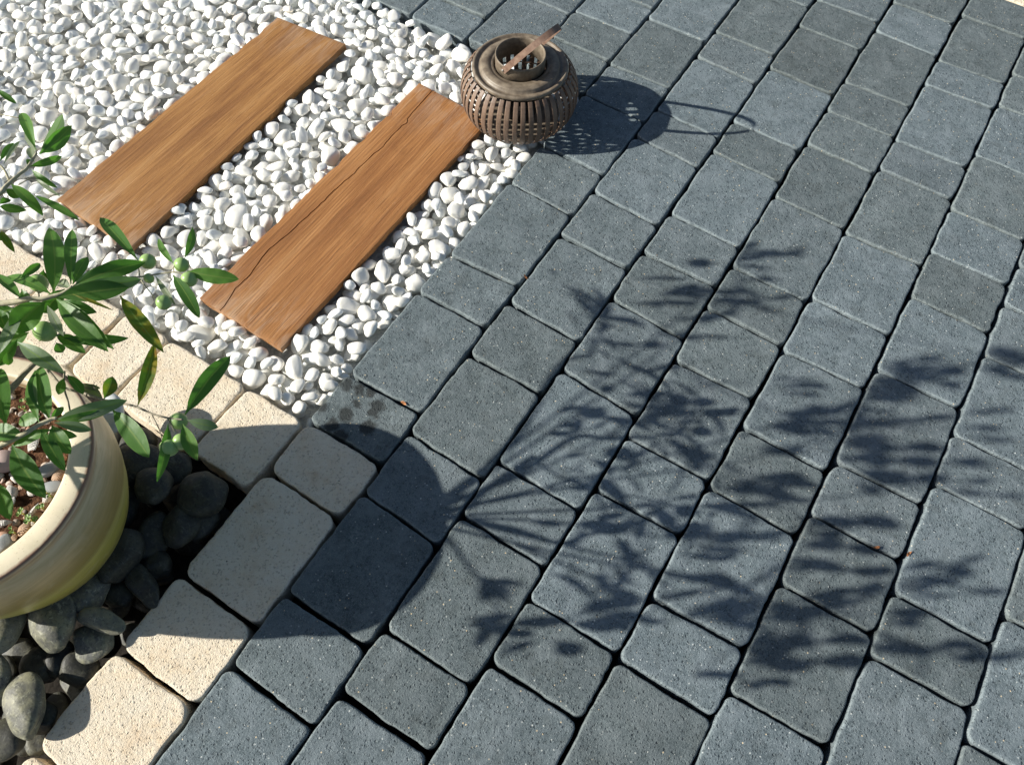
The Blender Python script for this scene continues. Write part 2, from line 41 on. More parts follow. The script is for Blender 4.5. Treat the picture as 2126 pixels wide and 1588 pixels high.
CROWN = [[-0.54,-0.126,0.574,-0.45,-0.072,0.572,0.0095],[-0.516,-0.16,0.593,-0.452,-0.087,0.59,0.0171],[-0.468,-0.144,0.541,-0.4,-0.117,0.533,0.0095],[-0.593,-0.106,0.732,-0.543,-0.061,0.723,0.0086],[-0.548,-0.065,0.724,-0.498,-0.019,0.715,0.0086],[-0.541,-0.095,0.673,-0.46,-0.066,0.668,0.0133],[-0.539,-0.055,0.672,-0.517,-0.009,0.667,0.0114],[-0.459,-0.13,0.621,-0.373,-0.094,0.619,0.0133],[-0.476,-0.102,0.639,-0.378,-0.097,0.621,0.0114],[-0.484,-0.161,0.678,-0.401,-0.14,0.661,0.0095],[-0.531,-0.224,0.554,-0.432,-0.191,0.55,0.0133],[-0.463,-0.219,0.518,-0.416,-0.17,0.505,0.0076],[-0.495,-0.262,0.544,-0.395,-0.216,0.527,0.0076],[-0.441,-0.298,0.516,-0.372,-0.268,0.514,0.0086],[-0.39,-0.33,0.544,-0.326,-0.277,0.53,0.0152],[-0.341,-0.337,0.479,-0.305,-0.301,0.475,0.0095],[-0.348,-0.353,0.545,-0.261,-0.298,0.544,0.0152],[-0.385,-0.293,0.674,-0.294,-0.251,0.657,0.0076],[-0.312,-0.279,0.643,-0.235,-0.239,0.637,0.0095],[-0.362,-0.364,0.687,-0.298,-0.316,0.681,0.021],[-0.304,-0.32,0.681,-0.24,-0.272,0.675,0.021],[-0.351,-0.376,0.681,-0.275,-0.33,0.672,0.021],[-0.282,-0.335,0.673,-0.206,-0.289,0.663,0.021],[-0.306,-0.258,0.724,-0.206,-0.212,0.715,0.021],[-0.352,-0.245,0.759,-0.301,-0.199,0.754,0.0133],[-0.306,-0.203,0.754,-0.254,-0.158,0.75,0.0133],[-0.319,-0.233,0.744,-0.246,-0.19,0.741,0.021],[-0.253,-0.194,0.741,-0.18,-0.151,0.738,0.021],[-0.258,-0.233,0.761,-0.207,-0.225,0.761,0.0095],[-0.261,-0.159,0.805,-0.186,-0.118,0.792,0.019],[-0.248,-0.19,0.795,-0.165,-0.158,0.784,0.0171],[-0.29,-0.279,0.71,-0.204,-0.23,0.704,0.019],[-0.269,-0.318,0.704,-0.203,-0.289,0.7,0.0171],[-0.223,-0.29,0.725,-0.145,-0.233,0.721,0.0133],[-0.282,-0.393,0.717,-0.199,-0.341,0.714,0.021],[-0.206,-0.346,0.714,-0.123,-0.294,0.711,0.021],[-0.258,-0.395,0.703,-0.17,-0.349,0.695,0.021],[-0.178,-0.353,0.695,-0.09,-0.307,0.687,0.021],[-0.202,-0.267,0.767,-0.139,-0.212,0.756,0.0095],[-0.211,-0.299,0.777,-0.157,-0.271,0.775,0.0114],[-0.12,-0.264,0.728,-0.08,-0.255,0.723,0.0095],[-0.289,-0.399,0.631,-0.194,-0.343,0.618,0.0114],[-0.237,-0.445,0.588,-0.173,-0.392,0.585,0.019],[-0.179,-0.396,0.585,-0.115,-0.343,0.582,0.019],[-0.196,-0.419,0.588,-0.14,-0.379,0.583,0.021],[-0.145,-0.382,0.583,-0.089,-0.342,0.578,0.021],[-0.191,-0.398,0.686,-0.115,-0.351,0.678,0.021],[-0.122,-0.355,0.679,-0.047,-0.309,0.671,0.021],[-0.196,-0.404,0.674,-0.111,-0.384,0.655,0.0114],[-0.194,-0.428,0.766,-0.112,-0.385,0.755,0.0114],[-0.119,-0.389,0.756,-0.038,-0.347,0.746,0.0114],[-0.107,-0.314,0.707,-0.048,-0.267,0.701,0.0133],[-0.17,-0.459,0.674,-0.08,-0.423,0.658,0.0133],[-0.184,-0.494,0.649,-0.104,-0.438,0.639,0.021],[-0.111,-0.443,0.64,-0.031,-0.388,0.63,0.021],[-0.168,-0.511,0.637,-0.089,-0.47,0.628,0.019],[-0.096,-0.474,0.629,-0.018,-0.434,0.62,0.019],[-0.119,-0.528,0.608,-0.041,-0.482,0.606,0.021],[-0.048,-0.486,0.607,0.029,-0.441,0.604,0.021],[-0.074,-0.554,0.605,-0.02,-0.51,0.603,0.021],[-0.025,-0.514,0.604,0.028,-0.471,0.602,0.021],[-0.081,-0.54,0.688,-0.018,-0.486,0.678,0.0095],[-0.023,-0.491,0.679,0.04,-0.436,0.668,0.0095],[-0.017,-0.485,0.647,0.065,-0.451,0.647,0.0114],[-0.005,-0.466,0.666,0.06,-0.393,0.662,0.0076],[-0.1,-0.568,0.706,-0.022,-0.517,0.702,0.0114],[-0.029,-0.522,0.703,0.049,-0.471,0.699,0.0114],[-0.055,-0.627,0.566,0.023,-0.572,0.565,0.021],[0.016,-0.577,0.565,0.093,-0.521,0.564,0.021],[-0.094,-0.679,0.598,-0.009,-0.626,0.593,0.021],[-0.017,-0.631,0.593,0.068,-0.579,0.589,0.021],[-0.039,-0.57,0.552,0.04,-0.506,0.55,0.019],[0.014,-0.599,0.626,0.089,-0.547,0.624,0.0171],[0.082,-0.552,0.624,0.157,-0.5,0.623,0.0171],[-0.01,-0.545,0.637,0.044,-0.517,0.634,0.021],[0.096,-0.548,0.632,0.156,-0.523,0.622,0.0133],[-0.119,-0.541,0.512,-0.059,-0.512,0.501,0.0095],[-0.065,-0.515,0.502,-0.005,-0.486,0.491,0.0095],[-0.056,-0.561,0.507,0.031,-0.505,0.496,0.021],[-0.261,-0.56,0.587,-0.201,-0.516,0.584,0.0133],[-0.206,-0.52,0.584,-0.146,-0.475,0.581,0.0133],[-0.152,-0.479,0.581,-0.091,-0.435,0.578,0.0133],[-0.013,-0.659,0.539,0.041,-0.63,0.529,0.0133],[0.016,-0.629,0.48,0.068,-0.59,0.472,0.0114],[-0.224,-0.691,0.43,-0.164,-0.649,0.426,0.0152],[-0.169,-0.653,0.426,-0.109,-0.611,0.421,0.0152],[-0.203,-0.667,0.45,-0.116,-0.616,0.44,0.0133],[-0.124,-0.621,0.441,-0.037,-0.57,0.432,0.0133],[-0.179,-0.688,0.472,-0.123,-0.66,0.462,0.0095],[-0.161,-0.702,0.427,-0.122,-0.651,0.422,0.0086],[-0.18,-0.564,0.436,-0.096,-0.56,0.432,0.0086],[-0.121,-0.599,0.449,-0.078,-0.554,0.439,0.0171],[-0.082,-0.558,0.44,-0.039,-0.514,0.431,0.0171],[-0.078,-0.586,0.428,-0.012,-0.557,0.427,0.021],[-0.26,-0.49,0.498,-0.205,-0.44,0.486,0.0076],[-0.292,-0.509,0.548,-0.236,-0.464,0.543,0.0095],[-0.241,-0.468,0.544,-0.184,-0.424,0.539,0.0095],[-0.251,-0.554,0.568,-0.183,-0.505,0.561,0.0095],[-0.189,-0.51,0.562,-0.121,-0.461,0.554,0.0095],[-0.194,-0.548,0.554,-0.138,-0.507,0.546,0.0095],[-0.143,-0.511,0.547,-0.087,-0.47,0.539,0.0095],[-0.142,-0.554,0.517,-0.082,-0.522,0.516,0.0086],[-0.087,-0.525,0.516,-0.028,-0.494,0.515,0.0086],[-0.046,-0.551,0.508,0.025,-0.518,0.491,0.021],[-0.137,-0.621,0.503,-0.052,-0.571,0.485,0.0114],[-0.563,-0.205,0.622,-0.462,-0.141,0.612,0.012],[-0.606,-0.221,0.658,-0.506,-0.136,0.648,0.012],[-0.554,-0.184,0.631,-0.466,-0.133,0.621,0.012],[-0.568,-0.087,0.708,-0.469,-0.021,0.698,0.012],[-0.574,-0.105,0.689,-0.5,-0.04,0.679,0.012],[-0.637,-0.127,0.73,-0.529,-0.059,0.72,0.012],[-0.548,-0.202,0.673,-0.445,-0.139,0.663,0.012],[-0.506,-0.113,0.669,-0.432,-0.07,0.659,0.012],[-0.519,-0.179,0.71,-0.454,-0.117,0.7,0.012],[-0.402,-0.34,0.563,-0.312,-0.265,0.553,0.012],[-0.427,-0.369,0.568,-0.343,-0.326,0.558,0.012],[-0.434,-0.355,0.569,-0.35,-0.299,0.559,0.012],[-0.363,-0.346,0.558,-0.268,-0.302,0.548,0.012],[-0.325,-0.346,0.522,-0.234,-0.274,0.512,0.012],[-0.352,-0.345,0.545,-0.268,-0.271,0.535,0.012],[-0.348,-0.275,0.653,-0.262,-0.22,0.643,0.012],[-0.372,-0.307,0.674,-0.267,-0.245,0.664,0.012],[-0.369,-0.369,0.695,-0.275,-0.311,0.685,0.012],[-0.315,-0.337,0.658,-0.239,-0.278,0.648,0.012],[-0.322,-0.339,0.675,-0.258,-0.283,0.665,0.012],[-0.303,-0.346,0.644,-0.227,-0.308,0.634,0.012],[-0.255,-0.287,0.624,-0.179,-0.233,0.614,0.012],[-0.358,-0.379,0.696,-0.26,-0.328,0.686,0.012],[-0.232,-0.305,0.596,-0.138,-0.264,0.586,0.012],[-0.311,-0.363,0.67,-0.22,-0.311,0.66,0.012],[-0.352,-0.308,0.76,-0.252,-0.252,0.75,0.012],[-0.293,-0.242,0.706,-0.218,-0.181,0.696,0.012],[-0.265,-0.256,0.705,-0.175,-0.217,0.695,0.012],[-0.348,-0.251,0.755,-0.273,-0.204,0.745,0.012],[-0.285,-0.212,0.725,-0.198,-0.141,0.715,0.012],[-0.265,-0.223,0.727,-0.178,-0.158,0.717,0.012],[-0.297,-0.215,0.722,-0.193,-0.16,0.712,0.012],[-0.308,-0.256,0.784,-0.231,-0.219,0.774,0.012],[-0.323,-0.224,0.85,-0.257,-0.17,0.84,0.012],[-0.371,-0.241,0.869,-0.303,-0.177,0.859,0.012],[-0.363,-0.234,0.866,-0.266,-0.178,0.856,0.012],[-0.288,-0.232,0.834,-0.192,-0.18,0.824,0.012],[-0.262,-0.196,0.803,-0.18,-0.125,0.793,0.012],[-0.273,-0.207,0.822,-0.187,-0.143,0.812,0.012],[-0.286,-0.254,0.694,-0.207,-0.21,0.684,0.012],[-0.28,-0.252,0.709,-0.179,-0.2,0.699,0.012],[-0.348,-0.31,0.749,-0.25,-0.245,0.739,0.012],[-0.262,-0.326,0.712,-0.188,-0.265,0.702,0.012],[-0.308,-0.35,0.722,-0.23,-0.305,0.712,0.012],[-0.284,-0.308,0.713,-0.205,-0.272,0.703,0.012],[-0.219,-0.302,0.719,-0.128,-0.227,0.709,0.012],[-0.314,-0.393,0.729,-0.228,-0.339,0.719,0.012],[-0.25,-0.349,0.688,-0.167,-0.297,0.678,0.012],[-0.197,-0.318,0.651,-0.119,-0.271,0.641,0.012],[-0.208,-0.336,0.662,-0.144,-0.284,0.652,0.012],[-0.167,-0.344,0.657,-0.1,-0.308,0.647,0.012],[-0.216,-0.382,0.671,-0.125,-0.316,0.661,0.012],[-0.24,-0.369,0.691,-0.162,-0.303,0.681,0.012],[-0.213,-0.373,0.675,-0.119,-0.321,0.665,0.012],[-0.282,-0.319,0.81,-0.184,-0.247,0.8,0.012],[-0.172,-0.281,0.75,-0.094,-0.235,0.74,0.012],[-0.217,-0.329,0.791,-0.129,-0.279,0.781,0.012],[-0.325,-0.413,0.655,-0.236,-0.364,0.645,0.012],[-0.175,-0.401,0.541,-0.084,-0.348,0.531,0.012],[-0.179,-0.392,0.549,-0.103,-0.355,0.539,0.012],[-0.282,-0.464,0.628,-0.193,-0.391,0.618,0.012],[-0.233,-0.446,0.604,-0.141,-0.397,0.594,0.012],[-0.263,-0.473,0.628,-0.172,-0.425,0.618,0.012],[-0.175,-0.386,0.583,-0.115,-0.331,0.573,0.012],[-0.246,-0.476,0.637,-0.158,-0.425,0.627,0.012],[-0.202,-0.389,0.68,-0.123,-0.342,0.67,0.012],[-0.131,-0.361,0.643,-0.036,-0.31,0.633,0.012],[-0.239,-0.414,0.705,-0.158,-0.376,0.695,0.012],[-0.197,-0.396,0.678,-0.104,-0.325,0.668,0.012],[-0.16,-0.395,0.755,-0.094,-0.345,0.745,0.012],[-0.219,-0.384,0.774,-0.118,-0.331,0.764,0.012],[-0.167,-0.471,0.666,-0.098,-0.41,0.656,0.012],[-0.149,-0.483,0.628,-0.082,-0.434,0.618,0.012],[-0.139,-0.444,0.604,-0.043,-0.384,0.594,0.012],[-0.143,-0.463,0.625,-0.061,-0.394,0.615,0.012],[-0.102,-0.451,0.599,-0.034,-0.411,0.589,0.012],[-0.136,-0.496,0.624,-0.07,-0.449,0.614,0.012],[-0.123,-0.498,0.613,-0.055,-0.449,0.603,0.012],[-0.055,-0.475,0.566,0.025,-0.434,0.556,0.012],[-0.118,-0.511,0.608,-0.05,-0.474,0.598,0.012],[-0.162,-0.563,0.627,-0.083,-0.497,0.617,0.012],[-0.083,-0.486,0.572,-0.008,-0.451,0.562,0.012],[-0.064,-0.553,0.603,0.022,-0.491,0.593,0.012],[-0.001,-0.511,0.546,0.06,-0.469,0.536,0.012],[-0.01,-0.532,0.566,0.058,-0.494,0.556,0.012],[-0.017,-0.518,0.56,0.07,-0.447,0.55,0.012],[-0.01,-0.497,0.637,0.053,-0.457,0.627,0.012],[-0.06,-0.503,0.665,0.02,-0.438,0.655,0.012],[-0.011,-0.471,0.661,0.068,-0.425,0.651,0.012],[0.013,-0.488,0.633,0.089,-0.423,0.623,0.012],[0.023,-0.584,0.512,0.104,-0.546,0.502,0.012],[-0.037,-0.618,0.552,0.027,-0.576,0.542,0.012],[-0.038,-0.613,0.556,0.03,-0.572,0.546,0.012],[-0.078,-0.654,0.587,-0.018,-0.606,0.577,0.012],[-0.048,-0.661,0.579,0.027,-0.606,0.569,0.012],[-0.081,-0.65,0.577,0.0,-0.592,0.567,0.012],[-0.066,-0.649,0.569,-0.011,-0.6,0.559,0.012],[-0.066,-0.66,0.567,-0.003,-0.612,0.557,0.012],[-0.072,-0.591,0.571,0.016,-0.533,0.561,0.012],[-0.123,-0.61,0.599,-0.067,-0.559,0.589,0.012],[-0.051,-0.579,0.558,0.038,-0.517,0.548,0.012],[0.063,-0.56,0.597,0.124,-0.518,0.587,0.012],[0.03,-0.584,0.611,0.098,-0.528,0.601,0.012],[0.018,-0.59,0.615,0.077,-0.541,0.605,0.012],[-0.048,-0.587,0.661,0.023,-0.546,0.651,0.012],[-0.017,-0.556,0.64,0.067,-0.497,0.63,0.012],[-0.062,-0.574,0.67,0.013,-0.533,0.66,0.012],[0.099,-0.553,0.633,0.165,-0.505,0.623,0.012],[-0.1,-0.525,0.509,-0.017,-0.481,0.499,0.012],[-0.023,-0.557,0.49,0.053,-0.519,0.48,0.012],[-0.126,-0.598,0.559,-0.042,-0.544,0.549,0.012],[-0.141,-0.612,0.556,-0.077,-0.571,0.546,0.012],[-0.126,-0.629,0.568,-0.039,-0.582,0.558,0.012],[-0.223,-0.546,0.576,-0.138,-0.502,0.566,0.012],[0.055,-0.611,0.505,0.122,-0.572,0.495,0.012],[-0.036,-0.655,0.516,0.038,-0.613,0.506,0.012],[-0.329,-0.746,0.485,-0.25,-0.685,0.475,0.012],[-0.197,-0.68,0.423,-0.112,-0.63,0.413,0.012],[-0.231,-0.694,0.425,-0.161,-0.659,0.415,0.012],[-0.101,-0.573,0.435,-0.014,-0.518,0.425,0.012],[-0.128,-0.61,0.466,-0.057,-0.566,0.456,0.012],[-0.138,-0.625,0.469,-0.056,-0.579,0.459,0.012],[-0.172,-0.642,0.482,-0.09,-0.576,0.472,0.012],[-0.09,-0.594,0.426,-0.017,-0.543,0.416,0.012],[-0.153,-0.636,0.486,-0.065,-0.586,0.476,0.012],[-0.118,-0.502,0.512,-0.032,-0.434,0.502,0.012],[-0.099,-0.59,0.535,-0.013,-0.531,0.525,0.012],[-0.109,-0.603,0.545,-0.034,-0.547,0.535,0.012],[-0.123,-0.604,0.555,-0.056,-0.569,0.545,0.012],[-0.035,-0.555,0.515,0.042,-0.495,0.505,0.012]]
CROWNOL = [[-0.489,-0.051,0.6,0.0174],[-0.377,-0.198,0.53,0.013],[-0.325,-0.271,0.48,0.0113],[-0.098,-0.651,0.44,0.0157]]
# ------------------------------------------------------------------ helpers
def tag(o, label=None, cat=None, group=None, kind=None):
    if label: o['label'] = label
    if cat: o['category'] = cat
    if group: o['group'] = group
    if kind: o['kind'] = kind
    return o
def link(name, me, mat=None, parent=None, smooth=True, loc=None):
    o = bpy.data.objects.new(name, me); COL.objects.link(o)
    if mat is not None and not me.materials: me.materials.append(mat)
    if smooth: me.polygons.foreach_set('use_smooth', [True]*len(me.polygons))
    if loc is not None: o.location = loc
    if parent: o.parent = parent
    return o
def empty(name, loc=(0,0,0)):
    o = bpy.data.objects.new(name, None); COL.objects.link(o); o.location = loc; o.empty_display_size = .05
    return o
def mesh(name, vs, fs):
    me = bpy.data.meshes.new(name); me.from_pydata([tuple(v) for v in vs], [], fs); me.update(); return me
def lathe(name, prof, n=96, close=False):
    vs = []; fs = []
    for r, z in prof:
        for i in range(n):
            a = 2*math.pi*i/n; vs.append((r*math.cos(a), r*math.sin(a), z))
    m = len(prof)
    for j in range(m if close else m-1):
        k = (j+1) % m
        for i in range(n):
            i2 = (i+1) % n
            fs.append((j*n+i, j*n+i2, k*n+i2, k*n+i))
    return mesh(name, vs, fs)
def tube(vs, fs, pts, r0, r1, n=7, cap=True):
    pts = [Vector(p) for p in pts]; b = len(vs); m = len(pts)
    for j, p in enumerate(pts):
        d = (pts[min(j+1, m-1)]-pts[max(j-1, 0)]).normalized()
        x = d.orthogonal().normalized() if j == 0 else (x - d*x.dot(d)).normalized()
        y = d.cross(x); r = r0+(r1-r0)*j/(m-1)
        for i in range(n):
            a = 2*math.pi*i/n; vs.append(p+(x*math.cos(a)+y*math.sin(a))*r)
    for j in range(m-1):
        for i in range(n):
            i2 = (i+1) % n; fs.append((b+j*n+i, b+j*n+i2, b+(j+1)*n+i2, b+(j+1)*n+i))
    if cap:
        fs.append(tuple(b+i for i in reversed(range(n)))); fs.append(tuple(b+(m-1)*n+i for i in range(n)))
def smooth_path(pts, k=4):
    pts = [Vector(p) for p in pts]
    if len(pts) < 3: return pts
    out = []
    for i in range(len(pts)-1):
        p0 = pts[max(i-1, 0)]; p1 = pts[i]; p2 = pts[i+1]; p3 = pts[min(i+2, len(pts)-1)]
        for j in range(k):
            t = j/k
            out.append(0.5*((2*p1)+(p2-p0)*t+(2*p0-5*p1+4*p2-p3)*t*t+(3*p1-p0-3*p2+p3)*t**3))
    out.append(pts[-1]); return out
# ------------------------------------------------------------------ node helpers
class NT:
    def __init__(s, name):
        s.m = bpy.data.materials.new(name); s.m.use_nodes = True; s.t = s.m.node_tree; s.t.nodes.clear()
        s.out = s.n('ShaderNodeOutputMaterial'); s.b = s.n('ShaderNodeBsdfPrincipled')
        s.l(s.b.outputs[0], s.out.inputs[0])
        s.tc = s.n('ShaderNodeTexCoord')
    def n(s, k, **kw):
        x = s.t.nodes.new(k)
        for a, b in kw.items(): setattr(x, a, b)
        return x
    def l(s, a, b): s.t.links.new(a, b)
    def noise(s, vec, scale, detail=3, rough=.55, dist=0):
        x = s.n('ShaderNodeTexNoise'); x.inputs['Scale'].default_value = scale; x.inputs['Detail'].default_value = detail
        x.inputs['Roughness'].default_value = rough; x.inputs['Distortion'].default_value = dist
        s.l(vec, x.inputs['Vector']); return x.outputs['Fac']
    def ramp(s, fac, stops, interp='LINEAR'):
        x = s.n('ShaderNodeValToRGB'); x.color_ramp.interpolation = interp
        e = x.color_ramp.elements
        while len(e) < len(stops): e.new(.5)
        for q, (p, c) in zip(e, stops):
            q.position = p; q.color = (c, c, c, 1) if isinstance(c, (int, float)) else (*c, 1)
        s.l(fac, x.inputs[0]); return x.outputs[0]
    def mix(s, fac, a, b, mode='MIX'):
        x = s.n('ShaderNodeMix', data_type='RGBA', blend_type=mode)
        for v, i in ((fac, 0), (a, 6), (b, 7)):
            if hasattr(v, 'links'): s.l(v, x.inputs[i])
            elif isinstance(v, (int, float)) and i == 0: x.inputs[0].default_value = v
            elif isinstance(v, (int, float)): x.inputs[i].default_value = (v, v, v, 1)
            else: x.inputs[i].default_value = (*v, 1)
        return x.outputs[2]
    def math(s, op, a, b=0.0, c=None):
        x = s.n('ShaderNodeMath', operation=op)
        for v, i in ((a, 0), (b, 1), (c, 2)):
            if v is None: continue
            if hasattr(v, 'links'): s.l(v, x.inputs[i])
            else: x.inputs[i].default_value = v
        return x.outputs[0]
    def map(s, vec, scale=(1,1,1), rot=(0,0,0)):
        x = s.n('ShaderNodeMapping'); x.inputs['Scale'].default_value = scale; x.inputs['Rotation'].default_value = rot
        s.l(vec, x.inputs[0]); return x.outputs[0]
    def bump(s, h, strength, dist, prev=None):
        x = s.n('ShaderNodeBump'); x.inputs['Strength'].default_value = strength; x.inputs['Distance'].default_value = dist
        s.l(h, x.inputs['Height'])
        if prev is not None: s.l(prev, x.inputs['Normal'])
        return x.outputs[0]
    def fin(s, col, rough=.8, normal=None, spec=.5):
        if hasattr(col, 'links'): s.l(col, s.b.inputs['Base Color'])
        else: s.b.inputs['Base Color'].default_value = (*col, 1)
        if hasattr(rough, 'links'): s.l(rough, s.b.inputs['Roughness'])
        else: s.b.inputs['Roughness'].default_value = rough
        s.b.inputs['Specular IOR Level'].default_value = spec
        if normal is not None: s.l(normal, s.b.inputs['Normal'])
        return s.m

def paver_mat(name, cream=False, stain=None):
    s = NT(name); geo = s.n('ShaderNodeNewGeometry'); v = geo.outputs['Position']
    oi = s.n('ShaderNodeObjectInfo')
    big = s.noise(v, 14, 3, .6); mid = s.noise(v, 90, 4, .65); fine = s.noise(v, 340, 4, .75); mm = s.noise(v, 800, 2, .6)
    wv3 = s.n('ShaderNodeVectorMath', operation='SCALE'); wv3.inputs['Scale'].default_value = .004
    wn = s.n('ShaderNodeTexNoise'); wn.inputs['Scale'].default_value = 300; s.l(v, wn.inputs['Vector']); s.l(wn.outputs['Color'], wv3.inputs[0])
    wp = s.n('ShaderNodeVectorMath', operation='ADD'); s.l(v, wp.inputs[0]); s.l(wv3.outputs[0], wp.inputs[1])
    def cells(scale, gate, r0, r1):
        q = s.n('ShaderNodeTexVoronoi'); q.inputs['Scale'].default_value = scale; s.l(wp.outputs[0], q.inputs['Vector'])
        c3 = s.n('ShaderNodeSeparateColor'); s.l(q.outputs['Color'], c3.inputs[0])
        return s.math('MULTIPLY', s.ramp(q.outputs['Distance'], [(r0, 1.0), (r1, 0.0)]), s.ramp(c3.outputs[0], [(gate, 0.0), (gate+.02, 1.0)]))
    P1 = cells(170, .80, .16, .40); P2 = cells(300, .72, .20, .45); L1 = cells(250, .80, .18, .38)
    if cream:
        base = s.ramp(big, [(.35, (.76,.67,.53)), (.58, (.74,.62,.46)), (.74, (.62,.46,.30))])
        base = s.mix(s.ramp(mid, [(.35, 0.0), (.75, .45)]), base, (.84,.78,.67))
        pit = s.ramp(fine, [(.36, 1.0), (.43, 0.0)])
        base = s.mix(s.math('MULTIPLY', pit, .35), base, (.30,.24,.18))
        base = s.mix(s.math('MULTIPLY', s.math('MAXIMUM', P1, P2), .38), base, (.32,.25,.18))
        dot = s.n('ShaderNodeTexVoronoi'); dot.inputs['Scale'].default_value = 70; s.l(v, dot.inputs['Vector'])
        sp = s.ramp(dot.outputs['Distance'], [(.06, 1.0), (.10, 0.0)])
        gate = s.ramp(s.noise(v, 33, 1), [(.62, 0.0), (.66, 1.0)])
        base = s.mix(s.math('MULTIPLY', sp, gate), base, (.08,.07,.07))
        base = s.mix(1.0, base, oi.outputs['Color'], 'MULTIPLY')
        h = s.math('SUBTRACT', s.math('ADD', s.math('MULTIPLY', fine, .7), s.math('MULTIPLY', mid, .6)), s.math('MULTIPLY', s.math('ADD', P1, P2), .45))
        nn = s.bump(h, 1.0, .0026); nn = s.bump(big, .4, .004, nn)
        return s.fin(base, .92, nn, .2)
    base = s.ramp(big, [(.3, (.074,.097,.107)), (.5, (.095,.122,.133)), (.7, (.120,.151,.161))])
    base = s.mix(s.ramp(mid, [(.35, 0.0), (.7, .7)]), base, (.148,.176,.190)); base = s.mix(s.ramp(mid, [(.30, .6), (.46, 0.0)]), base, (.056,.074,.083))
    base = s.mix(s.math('MULTIPLY', s.ramp(fine, [(.38, 1.0), (.46, 0.0)]), .45), base, (.034,.044,.050))
    base = s.mix(s.math('MULTIPLY', s.math('MAXIMUM', P1, P2), .62), base, (.026,.034,.040))
    base = s.mix(s.math('MULTIPLY', L1, .55), base, (.25,.29,.30))
    base = s.mix(s.math('MULTIPLY', s.ramp(mm, [(.57, 0.0), (.66, 1.0)]), .65), base, (.30,.34,.35))
    # sand grains
    vo = s.n('ShaderNodeTexVoronoi'); vo.inputs['Scale'].default_value = 210; s.l(v, vo.inputs['Vector'])
    gr = s.ramp(vo.outputs['Distance'], [(.18, 1.0), (.30, 0.0)])
    sep = s.n('ShaderNodeSeparateColor'); s.l(vo.outputs['Color'], sep.inputs[0])
    rare = s.ramp(sep.outputs[0], [(.91, 0.0), (.915, 1.0)])
    gcol = s.mix(s.ramp(sep.outputs[1], [(.6, 0.0), (.7, 1.0)]), (.50,.52,.50), (.62,.50,.33))
    base = s.mix(s.math('MULTIPLY', gr, rare), base, gcol)
    # pale efflorescence patches near rims
    cloud = s.noise(v, 21, 5, .65, .6)
    base = s.mix(s.ramp(cloud, [(.46, 0.0), (.70, .7)]), base, (.186,.217,.233))
    base = s.mix(s.ramp(s.noise(v, 27, 4, .6, .4), [(.28, .45), (.46, 0.0)]), base, (.070,.082,.082))
    eff = s.math('MULTIPLY', s.ramp(s.noise(v, 11, 3), [(.56, 0.0), (.70, 1.0)]), s.ramp(s.noise(v, 150, 4, .7), [(.48, 0.0), (.62, 1.0)]))
    base = s.mix(s.math('MULTIPLY', eff, .55), base, (.27,.32,.34))
    ra = s.n('ShaderNodeAttribute'); ra.attribute_name = 'rim'
    rw = s.math('MULTIPLY', ra.outputs['Fac'], s.ramp(s.noise(v, 120, 4, .7), [(.36, .1), (.60, 1.0)]))
    base = s.mix(s.math('MULTIPLY', rw, .42), base, (.30,.34,.34))
    base = s.mix(1.0, base, oi.outputs['Color'], 'MULTIPLY')
    if stain:
        tot = None
        wob = s.n('ShaderNodeVectorMath', operation='SCALE'); wob.inputs['Scale'].default_value = .022
        nn3 = s.n('ShaderNodeTexNoise'); nn3.inputs['Scale'].default_value = 60; s.l(v, nn3.inputs['Vector'])
        s.l(nn3.outputs['Color'], wob.inputs[0])
        pos = s.n('ShaderNodeVectorMath', operation='ADD'); s.l(v, pos.inputs[0]); s.l(wob.outputs[0], pos.inputs[1])
        for x, y, r in stain:
            d = s.n('ShaderNodeVectorMath', operation='DISTANCE'); s.l(pos.outputs[0], d.inputs[0]); d.inputs[1].default_value = (x+.011, y+.011, .011)
            k = s.n('ShaderNodeMapRange'); k.inputs['From Min'].default_value = r*1.15; k.inputs['From Max'].default_value = r*.65
            s.l(d.outputs['Value'], k.inputs[0])
            tot = k.outputs[0] if tot is None else s.math('MAXIMUM', tot, k.outputs[0])
        base = s.mix(s.math('MULTIPLY', tot, .78), base, (.012,.013,.012))
    h = s.math('SUBTRACT', s.math('ADD', s.math('MULTIPLY', fine, .6), s.math('MULTIPLY', mid, .7)), s.math('MULTIPLY', s.math('SUBTRACT', s.math('ADD', P1, P2), s.math('MULTIPLY', L1, .7)), .5))
    nn = s.bump(h, 1.0, .0020); nn = s.bump(cloud, .3, .004, nn)
    return s.fin(base, .82, nn, .3)
M = {}
M['dark'] = paver_mat('charcoal_concrete'); M['cream'] = paver_mat('cream_concrete', True)
M['stained'] = paver_mat('charcoal_concrete_with_oily_spots', False, STAIN)

